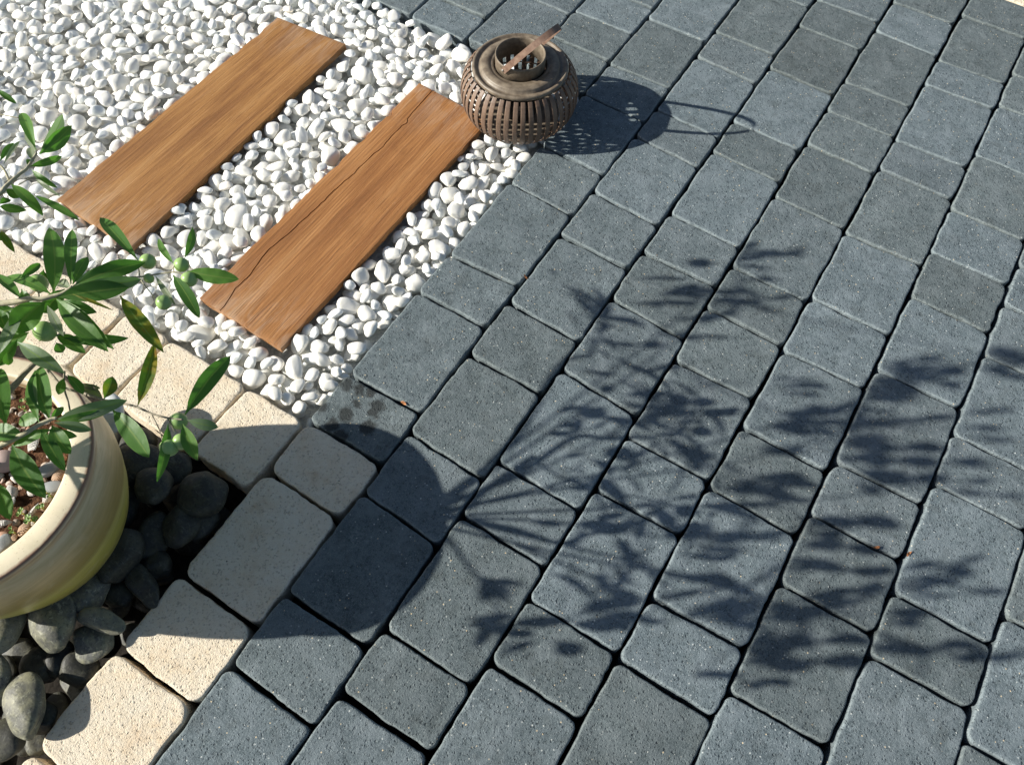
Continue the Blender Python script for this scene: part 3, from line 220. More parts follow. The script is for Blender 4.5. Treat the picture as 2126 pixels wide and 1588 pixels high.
def pebble_mat(name, kind):
    s = NT(name); g = s.n('ShaderNodeNewGeometry'); v = g.outputs['Position']; ri = g.outputs['Random Per Island']
    n1 = s.noise(v, 55, 3); n2 = s.noise(v, 260, 3)
    if kind == 'white':
        c = s.ramp(ri, [(0, (.84,.86,.84)), (.25, (.90,.89,.85)), (.5, (.80,.82,.80)), (.7, (.91,.90,.87)), (.88, (.86,.83,.76)), (.95, (.70,.71,.70)), (1, (.80,.74,.66))])
        c = s.mix(s.ramp(n1, [(.35, .25), (.6, 0.0)]), c, (.70,.73,.73))
        s.b.inputs['Subsurface Weight'].default_value = .3; s.b.inputs['Subsurface Radius'].default_value = (.008,.008,.0075)
        s.b.inputs['Subsurface Scale'].default_value = 1
        return s.fin(c, .5, s.bump(s.math('ADD', n1, s.math('MULTIPLY', n2, .3)), .35, .002), .35)
    if kind == 'river':
        oi = s.n('ShaderNodeObjectInfo'); r2 = s.math('FRACT', s.math('ADD', ri, oi.outputs['Random']))
        c = s.ramp(r2, [(0, (.038,.038,.035)), (.4, (.080,.080,.072)), (.7, (.054,.056,.056)), (1, (.12,.118,.105))])
        c = s.mix(s.ramp(n1, [(.42, 0.0), (.66, .8)]), c, (.15,.145,.10)); c = s.mix(s.ramp(s.noise(v, 130, 5, .7, .5), [(.54, 0.0), (.66, .7)]), c, (.22,.22,.18))
        c = s.mix(s.ramp(n2, [(.3, .6), (.45, 0.0)]), c, (.02,.022,.02))
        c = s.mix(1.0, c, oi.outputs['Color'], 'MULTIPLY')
        vn = s.noise(s.map(v, (30, 160, 60), (0.4, .3, .8)), 1, 4, .6, 1.5)
        c = s.mix(s.ramp(vn, [(.62, 0.0), (.68, .22)]), c, (.20,.20,.17))
        return s.fin(c, .58, s.bump(s.math('ADD', n1, s.math('MULTIPLY', n2, .35)), .4, .003), .4)
    c = s.ramp(ri, [(0, (.62,.58,.50)), (.2, (.30,.13,.07)), (.4, (.50,.42,.34)), (.6, (.16,.10,.07)), (.8, (.75,.72,.66)), (1, (.40,.22,.14))])
    return s.fin(c, .7, s.bump(n2, .5, .002))
for k in ('white', 'river', 'litter'): M[k] = pebble_mat(k+'_stone', k)

def wood_mat(name, redder):
    s = NT(name); v = s.tc.outputs['Object']
    long_ = s.noise(s.map(v, (22, 1.7, 22)), 1, 5, .65, .35)
    gr = s.noise(s.map(v, (210, 9, 210)), 1, 5, .6, .35); g2 = s.noise(s.map(v, (420, 12, 420)), 1, 3, .7, .2)
    blo = s.noise(v, 11, 3, .6)
    wv = s.n('ShaderNodeTexWave'); wv.bands_direction = 'X'; wv.inputs['Scale'].default_value = 44 if redder else 24
    wv.inputs['Distortion'].default_value = 2.6; wv.inputs['Detail'].default_value = 3; wv.inputs['Detail Scale'].default_value = .8
    s.l(s.map(v, (1, .05, 1)), wv.inputs['Vector'])
    A, B, Cc = (((.235,.095,.029), (.355,.160,.052), (.425,.215,.082)) if redder else ((.205,.088,.027), (.335,.162,.050), (.405,.215,.078)))
    c = s.ramp(long_, [(.36, A), (.52, B), (.68, Cc)])
    c = s.mix(s.math('MULTIPLY', s.ramp(wv.outputs['Fac'], [(.1, 0.0), (.9, 1.0)]), .26 if redder else .08), c, (.20,.078,.026))
    c = s.mix(s.ramp(gr, [(.38, .36), (.49, 0.0)]), c, (.16,.066,.022))
    c = s.mix(s.ramp(gr, [(.55, 0.0), (.75, .35)]), c, (.42,.24,.12))
    c = s.mix(s.ramp(blo, [(.56, 0.0), (.78, .55)]), c, (.19,.075,.022))
    c = s.mix(s.ramp(g2, [(.62, 0.0), (.75, .25)]), c, (.42,.28,.17))
    # pale scuffs towards the sawn ends and small lime specks
    sx = s.n('ShaderNodeSeparateXYZ'); s.l(v, sx.inputs[0])
    endm = s.math('MAXIMUM', s.ramp(sx.outputs['Y'], [(.0, 1.0), (.14, 0.0)]), s.ramp(sx.outputs['Y'], [(.55, 0.0), (.69, 1.0)]))
    sc = s.math('MULTIPLY', endm, s.ramp(s.noise(s.map(v, (40, 12, 40)), 1, 5, .7, 1.0), [(.42, 0.0), (.62, 1.0)]))
    c = s.mix(s.math('MULTIPLY', sc, .38), c, (.46,.35,.26))
    spk = s.math('MULTIPLY', s.ramp(s.noise(s.map(v, (260, 170, 260)), 1, 4, .75, 1.2), [(.66, 0.0), (.72, 1.0)]), s.ramp(s.noise(v, 14, 3), [(.48, 0.1), (.62, 1.0)]))
    c = s.mix(s.math('MULTIPLY', spk, .55), c, (.58,.49,.38))
    nn = s.bump(s.math('ADD', gr, s.math('MULTIPLY', g2, .5)), .8, .0018)
    return s.fin(c, .62, nn, .35)
M['wood_a'] = wood_mat('honey_brown_wood', False); M['wood_b'] = wood_mat('reddish_pine_wood', True)

def leaf_mat():
    s = NT('olive_leaf'); at = s.n('ShaderNodeAttribute'); at.attribute_name = 'uvk'; v = at.outputs['Vector']
    sx = s.n('ShaderNodeSeparateXYZ'); s.l(v, sx.inputs[0])    # x across 0..1, y along 0..1, z kind
    mid = s.ramp(s.math('ABSOLUTE', s.math('SUBTRACT', sx.outputs[0], .5)), [(.025, 1.0), (.05, 0.0)])
    edge = s.ramp(s.math('ABSOLUTE', s.math('SUBTRACT', sx.outputs[0], .5)), [(.455, 0.0), (.49, 1.0)])
    g = s.n('ShaderNodeNewGeometry'); p = g.outputs['Position']
    ri = g.outputs['Random Per Island']
    top = s.ramp(ri, [(0, (.055,.145,.026)), (.4, (.082,.20,.036)), (.75, (.118,.255,.042)), (1, (.160,.30,.060))])
    top = s.mix(s.ramp(s.noise(p, 160, 3), [(.4, 0.0), (.8, .35)]), top, (.075,.15,.055))
    yel = s.mix(s.ramp(s.noise(p, 55, 2), [(.4, 0.0), (.62, 1.0)]), (.10,.16,.018), (.30,.24,.015))
    yel = s.mix(s.ramp(s.noise(p, 90, 2), [(.62, 0.0), (.7, .8)]), yel, (.28,.10,.02))
    def is_k(k): return s.math('COMPARE', sx.outputs[2], k, .05)
    top = s.mix(is_k(.1), top, yel)
    top = s.mix(is_k(.2), top, (.34,.38,.27)); top = s.mix(is_k(.3), top, (.17,.24,.14)); top = s.mix(is_k(.4), top, (.20,.16,.12))
    top = s.mix(s.math('MULTIPLY', mid, .75), top, (.20,.30,.07)); top = s.mix(s.math('MULTIPLY', edge, .45), top, (.22,.32,.09))
    under = s.mix(mid, (.22,.28,.17), (.32,.36,.2))
    col = s.mix(g.outputs['Backfacing'], top, under)
    s.fin(col, .46, s.bump(s.noise(p, 300, 2), .25, .0008), .45)
    tr = s.n('ShaderNodeBsdfTranslucent'); s.l(s.mix(.5, col, (.10,.36,.015)), tr.inputs[0])
    ms = s.n('ShaderNodeMixShader'); ms.inputs[0].default_value = .42
    s.l(s.b.outputs[0], ms.inputs[1]); s.l(tr.outputs[0], ms.inputs[2]); s.l(ms.outputs[0], s.out.inputs[0])
    return s.m
M['leaf'] = leaf_mat()
def simple(name, c1, c2, scale, rough, bs=.4, bd=.001, spec=.4, stretch=(1,1,1)):
    s = NT(name); v = s.map(s.tc.outputs['Object'], stretch); n1 = s.noise(v, scale, 4, .6)
    c = s.mix(s.ramp(n1, [(.35, 0.0), (.65, 1.0)]), c1, c2)
    return s.fin(c, rough, s.bump(n1, bs, bd), spec)
M['olive'] = simple('green_olive_skin', (.25,.40,.12), (.36,.52,.20), 60, .36, .1, .0003)
M['bark'] = simple('olive_bark', (.20,.17,.12), (.36,.32,.24), 220, .85)
M['twig'] = simple('olive_twig', (.34,.31,.20), (.50,.46,.33), 200, .8)
M['rust'] = simple('brown_metal', (.115,.088,.062), (.22,.178,.130), 70, .5, .5, .0008, .5)
M['rib'] = simple('brown_split_cane', (.130,.082,.056), (.26,.175,.122), 60, .55, .4, .0006, .5, (1,1,.25))
M['handle'] = simple('reddish_brown_strip', (.15,.085,.060), (.25,.165,.120), 80, .6, .4, .0006, .5)
M['rivet'] = simple('dull_steel', (.30,.29,.27), (.45,.43,.40), 300, .4)
M['soil'] = simple('potting_soil', (.05,.022,.012), (.15,.075,.040), 120, .95, 1.0, .006, .1)
M['clover'] = simple('clover_green', (.12,.22,.04), (.22,.34,.07), 200, .5)
M['clover'].node_tree.nodes['Principled BSDF'].inputs['Subsurface Weight'].default_value = .2
M['dead'] = simple('dry_orange_leaf', (.30,.11,.04), (.45,.20,.08), 300, .8)
def shell_mat():
    s = NT('shell'); v = s.tc.outputs['Object']; sx = s.n('ShaderNodeSeparateXYZ'); s.l(v, sx.inputs[0]); oi = s.n('ShaderNodeObjectInfo')
    a = s.math('ARCTAN2', sx.outputs[1], s.math('ADD', sx.outputs[0], .012)); st = s.math('SINE', s.math('MULTIPLY', a, 34))
    rd = s.n('ShaderNodeVectorMath', operation='LENGTH'); s.l(v, rd.inputs[0]); rg = s.math('SINE', s.math('MULTIPLY', rd.outputs['Value'], 1500))
    c = s.mix(s.ramp(rg, [(.3, 0.0), (.9, .4)]), oi.outputs['Color'], (.30,.15,.09))
    return s.fin(c, .5, s.bump(st, .6, .001))
M['shell'] = shell_mat()
def pot_mat():
    s = NT('glazed_ceramic'); v = s.tc.outputs['Object']; sx = s.n('ShaderNodeSeparateXYZ'); s.l(v, sx.inputs[0])
    n1 = s.noise(v, 9, 4, .6, .6); nz = s.noise(s.map(v, (3, 3, 16)), 1, 4, .6, .8); n3 = s.noise(v, 420, 2)
    z = s.math('ADD', sx.outputs[2], s.math('MULTIPLY', s.math('SUBTRACT', nz, .5), .040))
    k = s.n('ShaderNodeMapRange'); k.inputs['From Min'].default_value = 0.0; k.inputs['From Max'].default_value = .30; s.l(z, k.inputs[0])
    body = s.ramp(k.outputs[0], [(.0, (.26,.21,.05)), (.30, (.38,.33,.07)), (.46, (.52,.49,.10)), (.56, (.56,.51,.16)), (.61, (.38,.30,.09)), (.70, (.44,.34,.13)), (.79, (.52,.40,.20)), (.87, (.68,.57,.37)), (.905, (.38,.22,.12)), (.93, (.68,.58,.42))])
    body = s.mix(s.ramp(n1, [(.45, 0.0), (.65, .5)]), body, (.60,.50,.28))
    body = s.mix(s.ramp(s.noise(s.map(v, (6, 6, 55)), 1, 5, .7, 1.5), [(.40, .38), (.58, 0.0)]), body, (.30,.23,.09)); body = s.mix(s.ramp(s.noise(s.map(v, (14, 14, 22)), 1, 4, .6, 1.0), [(.54, 0.0), (.72, .35)]), body, (.74,.66,.46))
    rim = s.ramp(n1, [(.3, (.70,.63,.47)), (.7, (.80,.74,.60))])
    rim = s.mix(s.ramp(n3, [(.30, .7), (.34, 0.0)]), rim, (.10,.06,.05))
    # radius of the point picks rim face / dark lip line / body
    r = s.n('ShaderNodeVectorMath', operation='LENGTH'); s.l(s.map(v, (1,1,0)), r.inputs[0])
    top = s.ramp(sx.outputs[2], [(.2860, 0.0), (.2864, 1.0)])
    rr = s.math('ADD', r.outputs['Value'], s.math('MULTIPLY', s.math('SUBTRACT', s.noise(v, 60, 3), .5), .006))
    lip = s.math('MULTIPLY', s.ramp(rr, [(.1735, 0.0), (.1755, 1.0)]), s.ramp(sx.outputs[2], [(.282, 0.0), (.2835, 1.0)]))
    c = s.mix(top, body, rim); c = s.mix(s.math('MULTIPLY', lip, .85), c, (.20,.075,.045))
    return s.fin(c, .38, s.bump(s.noise(v, 60, 3), .12, .002), .5)
M['pot'] = pot_mat()
M['ground'] = simple('dark_bedding_sand', (.016,.014,.012), (.035,.03,.025), 80, .95, .8, .004, .1)
M['lime'] = simple('pale_gravel_bed', (.60,.60,.57), (.78,.78,.74), 90, .9, 1.0, .008, .2)
M['inner'] = simple('matte_black', (.012,.010,.009), (.03,.022,.018), 60, .8)  # near-black colour of the candle cup

# ------------------------------------------------------------------ ground
def sheet(name, x0, y0, x1, y1, z, m, label):
    o = link(name, mesh(name, [(x0,y0,z), (x1,y0,z), (x1,y1,z), (x0,y1,z)], [(0,1,2,3)]), m, smooth=False); tag(o, kind='structure', label=label); return o
sheet('ground', -40, -40, 40, 40, -.075, M['ground'], 'dark bedding sand below the paving joints')
sheet('gravel_bed', -1.66, -.12, -.001, .865, -.040, M['lime'], 'pale base below the white pebbles')

# ------------------------------------------------------------------ pavers
rng = random.Random(7)
XL = {-6: -.96, -5: -.80, -4: -.64, -3: -.481, -2: -.322, -1: -.161, 0: 0.0, 1: .158, 2: .3175, 3: .4805, 4: .640, 5: .801, 6: .958, 7: 1.117, 8: 1.277, 9: 1.437, 10: 1.597}
def rounded(quad, inset, r, seed, k=7):
    """rounded quadrilateral outline, constant count, with a hand-made wobble"""
    q = [Vector((a[0], a[1])) for a in quad]; n = 4; pts = []; nrm = []
    # offset edges inward
    ed = []
    for i in range(4):
        a, b = q[i], q[(i+1) % 4]; d = (b-a).normalized(); nn = Vector((-d.y, d.x)); ed.append((a+nn*inset, d, nn))
    cor = []
    for i in range(4):
        (p1, d1, n1), (p2, d2, n2) = ed[i-1], ed[i]
        den = d1.x*d2.y-d1.y*d2.x; t = ((p2-p1).x*d2.y-(p2-p1).y*d2.x)/den; cor.append(p1+d1*t)
    rr = [max(.002, x-inset*.7) for x in r]
    for i in range(4):
        c = cor[i]; d1 = ed[i-1][1]; d2 = ed[i][1]; R0 = rr[i]
        s, e = c-d1*R0, c+d2*R0
        cen = c-d1*R0+ed[i-1][2]*R0
        for j in range(k):
            t = j/(k-1); a = -ed[i-1][2]*(1-t)-ed[i][2]*t; a.normalize()
            pts.append(cen+a*R0); nrm.append(a)
        nxt = cor[(i+1) % 4]; e2 = nxt-d2*rr[(i+1) % 4]; N = 22
        for j in range(1, N):
            pts.append(e.lerp(e2, j/N)); nrm.append(-ed[i][2])
    out = []
    for p, nn in zip(pts, nrm):
        wv = noise.noise(Vector((p.x*26, p.y*26, seed)))*.0027+noise.noise(Vector((p.x*95, p.y*95, seed+5)))*.0011+noise.noise(Vector((p.x*260, p.y*260, seed+5)))*.0006
        out.append(p+nn*wv)
    return out
RINGS = [(.0, -.062), (.0, -.0060), (.0002, -.0030), (.0009, -.0013), (.0019, -.0003), (.0034, .0002), (.0070, .0)]
def paver(quad, rad, seed, m, color, name, dz=0.0, tilt=(0, 0), top=True):
    cx = sum(p[0] for p in quad)/4; cy = sum(p[1] for p in quad)/4
    vs = []; fs = []; n = None
    for ins, z in RINGS:
        o = rounded(quad, ins, rad, seed)
        n = len(o)
        for p in o:
            zz = z
            if ins > .001 and ins < .008: zz += noise.noise(Vector((p.x*150, p.y*150, seed)))*.0009
            if z > -.05: zz += dz+(p.x-cx)*tilt[0]+(p.y-cy)*tilt[1]
            vs.append((p.x-cx, p.y-cy, zz))
    m_ = len(RINGS)
    for j in range(m_-1):
        for i in range(n):
            i2 = (i+1) % n; fs.append((j*n+i, j*n+i2, (j+1)*n+i2, (j+1)*n+i))
    # gently undulating top: two more rings to the centre
    b = (m_-1)*n
    last = [Vector(vs[b+i]) for i in range(n)]
    for f in (.72, .42, .16):
        for p in last:
            x, y = p.x*f, p.y*f
            vs.append((x, y, dz+x*tilt[0]+y*tilt[1]+noise.noise(Vector(((x+cx)*18, (y+cy)*18, seed)))*.0011*(1-f*.5)))
    for j in range(m_-1, m_+2):
        for i in range(n):
            i2 = (i+1) % n; fs.append((j*n+i, j*n+i2, (j+1)*n+i2, (j+1)*n+i))
    fs.append(tuple((m_+2)*n+i for i in range(n)))
    me = mesh(name, vs, fs); at = me.attributes.new('rim', 'FLOAT', 'POINT')
    rv = [0, .2, .5, 1, .9, .25, 0]
    at.data.foreach_set('value', [rv[i//n] if i//n < 7 else 0.0 for i in range(len(vs))])
    ob = link(name, me, m); ob.location = (cx, cy, 0); ob.color = (*color, 1)
    return ob
ORD = ['zeroth', 'first', 'second', 'third', 'fourth', 'fifth', 'sixth', 'seventh', 'eighth', 'ninth', 'tenth', 'eleventh', 'twelfth', 'thirteenth', 'fourteenth', 'fifteenth', 'sixteenth']
camM = Matrix.LocRotScale(cam.location, cam.rotation_euler, None).inverted()
def pix(p):
    q = camM @ Vector(p); 
    if q.z > -.01: return None
    return (512+q.x/-q.z*774, 382-q.y/-q.z*774)
def inframe(p, m=0):
    q = pix(p); return q is not None and -m < q[0] < 1024+m and -m < q[1] < 764+m
TONE = {(1, 0.056): (0.86, 0.865, 0.85), (0, -0.06): (0.86, 0.865, 0.85), (1, 0.216): (0.86, 0.865, 0.85), (2, 0.469): (0.86, 0.865, 0.85), (3, 0.533): (0.86, 0.865, 0.85), (3, 0.898): (0.86, 0.865, 0.85), (3, 1.204): (0.86, 0.865, 0.85), (0, 1.023): (0.86, 0.865, 0.85), (4, 0.956): (0.86, 0.865, 0.85), (2, 0.872): (0.86, 0.865, 0.85), (3, 1.596): (0.86, 0.865, 0.85), (4, 1.448): (0.86, 0.865, 0.85), (3, 1.189): (0.86, 0.865, 0.85), (2, -0.214): (0.86, 0.865, 0.85), (2, -0.352): (0.86, 0.865, 0.85), (3, -0.22): (0.86, 0.865, 0.85), (5, 0.011): (0.86, 0.865, 0.85), (6, 0.096): (0.86, 0.865, 0.85), (-1, 1.008): (0.86, 0.865, 0.85), (3, -0.322): (0.86, 0.865, 0.85), (2, 1.258): (0.78, 0.775, 0.75), (2, 1.062): (1.09, 1.11, 1.13), (4, 0.697): (1.09, 1.11, 1.13), (4, 0.561): (1.09, 1.11, 1.13), (0, 1.229): (1.09, 1.11, 1.13), (4, 1.204): (1.09, 1.11, 1.13), (1, 0.678): (1.09, 1.11, 1.13), (2, 0.758): (1.09, 1.11, 1.13), (2, 0.156): (1.09, 1.11, 1.13), (3, -0.028): (1.09, 1.11, 1.13), (4, 0.063): (1.09, 1.11, 1.13), (4, -0.095): (1.09, 1.11, 1.13), (5, 0.949): (1.09, 1.11, 1.13), (5, 0.658): (1.09, 1.11, 1.13), (7, 0.119): (1.09, 1.11, 1.13), (6, 0.283): (1.09, 1.11, 1.13), (-3, 0.936): (1.09, 1.11, 1.13), (5, -0.146): (1.09, 1.11, 1.13), (1, 0.977): (1.09, 1.11, 1.13), (6, 0.521): (1.09, 1.11, 1.13), (0, 0.095): (0.97, 0.98, 0.98), (0, 0.269): (0.97, 0.98, 0.98), (0, 0.428): (0.97, 0.98, 0.98), (0, 0.614): (0.97, 0.98, 0.98), (1, 0.522): (0.97, 0.98, 0.98), (1, 0.373): (0.97, 0.98, 0.98), (2, 0.62): (0.97, 0.98, 0.98), (3, 0.698): (0.97, 0.98, 0.98), (1, -0.515): (0.97, 0.98, 0.98), (1, -0.427): (0.97, 0.98, 0.98), (3, -0.35): (0.97, 0.98, 0.98)}
def tone_of(k, y):
    best = None
    for (kk, yy), t in TONE.items():
        if kk == k and abs(yy-y) < .055: best = t
    return best
rowjoints = {}
EXTRA = {2: [1.465], 5: [.973, 1.157, 1.337, 1.461], 6: [.360, .469, .661, .793], 7: [-.002, .205]}
LENS = [.11, .13, .19, .21]
for k in range(-5, 10):
    if k in ROWS:
        js = sorted(ROWS[k], key=lambda t: t[0]+t[1]); js = [((a+b)/2+max(-.004, min(.004, (a-b)/2)), (a+b)/2-max(-.004, min(.004, (a-b)/2))) for a, b in js]
    else: js = []
    if k < 0:
        js = {-1: [(.858,.858), (.984,.984)], -2: [(.866,.866), (1.078,1.078)], -3: [(.858,.858), (.955,.955)], -4: [(.860,.860), (.99,.99)], -5: [(.862,.862)], -6: [(.86,.86)]}[k]
    js += [(y, y) for y in EXTRA.get(k, [])]
    if k >= 8: js = [(-.05,-.05), (.16,.16)]
    if k == 0: js.insert(0, (-.718, -.718))
    if k == 4: js.append((1.725, 1.725))
    if 1 <= k <= 6: js.insert(0, (js[0][0]-.211, js[0][1]-.211))
    while js[-1][0] < 2.15: d = rng.choice(LENS)+.001; js.append((js[-1][0]+d, js[-1][1]+d))
    if k >= 0:
        while js[0][0] > -.95: d = rng.choice(LENS)+.001; js.insert(0, (js[0][0]-d, js[0][1]-d))
    rowjoints[k] = js
TINTS = [(1.0,1.0,1.0), (.89,.89,.87), (1.07,1.09,1.11), (.94,.95,.96), (1.04,1.05,1.06), (.87,.87,.85), (1.0,1.0,.98)]
for k in range(-5, 10):
    js = rowjoints[k]; vis = 0
    for i in range(len(js)-1):
        (yl0, yr0), (yl1, yr1) = js[i], js[i+1]; ym = (yl0+yr0+yl1+yr1)/4; ln = (yl1+yr1-yl0-yr0)/2
        cream = (k == 0 and ym < -.112)
        if k == 4 and i and abs(js[i][0]-1.725) < .004: cream = True
        gr = .0025; gc = .0018+max(0, .0014*(.9-ym))*.7
        j = lambda: rng.uniform(-.0012, .0012)
        x0, x1 = XL[k]+gr, XL[k+1]-gr
        quad = [(x0+j(), yl0+gc+j()), (x1+j(), yr0+gc+j()), (x1+j(), yr1-gc+j()), (x0+j(), yl1-gc+j())]
        rad = [rng.uniform(.009, .015) if not cream else rng.uniform(.014, .021) for _ in range(4)]
        stained = (k == 0 and -.08 < ym < -.03)
        t = tone_of(k, ym) or TINTS[rng.randrange(7)]
        if cream: t = (1, 1, 1)
        m = M['cream'] if cream else M['stained'] if stained else M['dark']
        o = paver(quad, rad, k*31.7+i*3.3, m, t, 'paving_stone' , rng.uniform(-.0012, .0012), (rng.uniform(-.007, .007), rng.uniform(-.006, .006)))
        cpts = [(q[0]*.8+(x0+x1)*.1, q[1]*.8+ym*.2, 0) for q in quad]
        v_ = any(inframe(c) for c in cpts)
        size = 'long' if ln > .17 else 'short'
        if v_: vis += 1
        if cream and k == 0:
            lab = f"{size} cream paver beside the dark paving, {ORD[vis]} stone up in the cream column" if v_ else 'cream concrete paver below the lower edge of the photo'
            g = 'cream edging pavers'
        elif cream: lab = 'pale cream paver at the far top right corner of the dark paving'; g = 'cream edging pavers'
        elif stained: lab = 'charcoal paver with black oily spots between the white pebbles and cream edging'; g = 'charcoal pavers'
        elif not v_: lab = 'charcoal concrete paver of the paved area beyond the edge of the photo'; g = 'charcoal pavers'
        elif k >= 0:
            tone = 'pale blue-grey' if t[0] > 1.05 else 'dull dark grey' if t[0] < .9 else 'slate grey'
            lab = f"{size} {tone} paver, {ORD[vis]} stone up in the {ORD[k+1]} row right of pebbles"
        else: lab = f"{size} charcoal paver past the far pebble edge, {ORD[vis]} stone up, {['','first','second','third','fourth','fifth','sixth'][-k]} row left of lantern"
        if not (cream or stained): g = 'charcoal pavers' if v_ else 'charcoal pavers beyond the photo'
        tag(o, lab, 'paver', g)
# cream border row laid across
xs = [-.003, -.132, -.316, -.425, -.604, -.79, -.97, -1.1, -1.31]
for i in range(len(xs)-1):
    x1, x0 = xs[i], xs[i+1]; j = lambda: rng.uniform(-.0012, .0012)
    quad = [(x0+.003+j(), -.262+j()), (x1-.003+j(), -.262+j()), (x1-.003+j(), -.118+j()), (x0+.003+j(), -.118+j())]
    o = paver(quad, [rng.uniform(.012, .018) for _ in range(4)], i*9.1+400, M['cream'], (1,1,1), 'paving_stone', rng.uniform(-.001, .001), (rng.uniform(-.006, .006), rng.uniform(-.006, .006)))
    lab = ['cream paver against the white pebbles, nearest the black spotted paver', 'long cream paver behind the drooping olive twig, below the reddish plank end', 'short cream paver with a yellowing olive leaf hanging over it', 'cream paver half hidden under olive leaves, left of the short one', 'cream paver at the left photo edge below the honey brown plank'][i] if i < 5 else 'cream paver beyond the left edge of the photo'
    tag(o, lab, 'paver', 'cream edging pavers')

# ------------------------------------------------------------------ wooden planks
def plank(name, quad, m, crack, label, ztop=.009, th=.016, chips=()):
    NX, NY = 26, 150
    (ax, ay), (bx, by), (cx, cy), (dx, dy) = quad      # near-left, near-right, far-right, far-left
    ox, oy = ax, ay
    us = [i/NX for i in range(NX+1)]
    vs = []; fs = []
    W0 = bx-ax
    def cr(y):
        if not crack: return None
        for (x0, y0), (x1, y1) in zip(crack[:-1], crack[1:]):
            if min(y0, y1) <= y <= max(y0, y1): return x0+(x1-x0)*(y-y0)/(y1-y0)
        return crack[0][0] if y > crack[0][1] else crack[-1][0]
    for j in range(NY+1):
        v = j/NY
        yy = ay+(dy-ay)*v; cc = cr(yy)
        row = []
        if cc is not None:
            uc = (cc-ax-(dx-ax)*v)/W0+noise.noise(Vector((0, yy*70, 3)))*.004
            k0 = max(4, min(NX-5, int(round(.27*NX))))
            wq = .0012/W0*(1+.5*noise.noise(Vector((9, yy*30, 3))))
            kk = {k0: uc, k0-1: uc-wq, k0+1: uc+wq, k0-2: uc-wq*2.2, k0+2: uc+wq*2.2}
            row = []
            for i in range(NX+1):
                if i in kk: row.append((kk[i], i == k0, abs(i-k0) == 1))
                elif i < k0-2: row.append(((uc-wq*2.2)*i/(k0-2), False, False))
                else: row.append((uc+wq*2.2+(1-uc-wq*2.2)*(i-k0-2)/(NX-k0-2), False, False))
        else: row = [(u, False, False) for u in us]
        for i, (u, deep, lipq) in enumerate(row):
            xl = ax+(dx-ax)*v; xr = bx+(cx-bx)*v
            xl += noise.noise(Vector((1.3, yy*22, 1)))*.0020+noise.noise(Vector((1.3, yy*90, 1)))*.0012; xr += noise.noise(Vector((7.3, yy*22, 4)))*.0014+noise.noise(Vector((7.3, yy*90, 4)))*.0007
            for (cy_, cw, cd_) in chips:
                if abs(yy-cy_) < cw: xl += cd_*(1-abs(yy-cy_)/cw)
            x = xl+(xr-xl)*u; y = (ay+(dy-ay)*v)*(1-u)+(by+(cy-by)*v)*u
            y += noise.noise(Vector((x*40, 2.2, v*3)))*.0012 if (j == 0 or j == NY) else 0
            z = ztop+noise.noise(Vector((x*9, y*3, 5)))*.0012+noise.noise(Vector((x*120, y*6, 5)))*.0003
            e = min(i, NX-i, j, NY-j)
            if e == 0: z -= .0009
            if deep: z -= .0055
            vs.append((x-ox, y-oy, z))
    n = NX+1
    for j in range(NY):
        for i in range(NX): fs.append((j*n+i, j*n+i+1, (j+1)*n+i+1, (j+1)*n+i))
    # skirt and bottom
    loop = [i for i in range(n)]+[j*n+NX for j in range(1, NY+1)]+[NY*n+i for i in range(NX-1, -1, -1)]+[j*n for j in range(NY-1, 0, -1)]
    b = len(vs)
    L = len(loop)
    for q in loop: vs.append(vs[q])
    for q in loop: x, y, z = vs[q]; vs.append((x+noise.noise(Vector((x*50, y*50, 1)))*.001, y, ztop-th+noise.noise(Vector((x*20, y*20, 8)))*.001))
    for i in range(L): i2 = (i+1) % L; fs.append((b+i2, b+i, b+L+i, b+L+i2))
    fs.append(tuple(b+L+i for i in reversed(range(L))))
    o = link(name, mesh(name, vs, fs), m); o.location = (ox, oy, 0)
    es = o.modifiers.new('split', 'EDGE_SPLIT'); es.split_angle = math.radians(50)
    return tag(o, label, 'plank', 'wooden planks laid on the white pebbles')
PL1 = [(-.733, .001), (-.522, -.009), (-.541, .688), (-.731, .675)]
PL2 = [(-.327, -.024), (-.129, -.027), (-.128, .662), (-.320, .674)]
plank('wooden_plank', PL1, M['wood_a'], None, 'honey brown wooden plank lying on white pebbles, farther from the dark paving', chips=((.60, .025, .005), (.53, .02, .003)))
plank('wooden_plank', PL2, M['wood_b'], CRACK, 'reddish cracked wooden plank lying on white pebbles with the lantern at its end', chips=((.56, .012, .008), (.47, .02, .004), (.38, .02, .004)))

# ------------------------------------------------------------------ stones: shapes and settling
def ico(sub):
    bm = bmesh.new(); bmesh.ops.create_icosphere(bm, subdivisions=sub, radius=1)
    v = np.array([p.co[:] for p in bm.verts]); f = [tuple(x.index for x in q.verts) for q in bm.faces]; bm.free(); return v, f
IV, IF = ico(3); JV, JF = ico(4)
nr = np.random.RandomState(11)
def stone_variant(seed, V, amp=.16, planes=4, square=.25):
    r = np.random.RandomState(seed); out = V.copy()
    p = 2+square*2*r.rand(); nrm = (np.abs(out)**p).sum(1)**(1/p); out = out/nrm[:, None]
    out = out*(.5+.5/ np.abs(out).max(1, keepdims=True)*.0+.5)
    for _ in range(planes):      # worn flats
        d = r.randn(3); d /= np.linalg.norm(d); h = .62+.25*r.rand(); s = out@d; over = np.maximum(s-h, 0)
        out = out-np.outer(over*.6, d)
    off = r.rand()*50
    nz = np.array([noise.noise(Vector((x*1.1+off, y*1.1, z*1.1))) for x, y, z in out]); out = out*(1+amp*1.5*nz)[:, None]
    out[:, 0] *= 1+.22*out[:, 1]*(r.rand()-.5)*2
    out = out/np.abs(out).max(0)
    return out
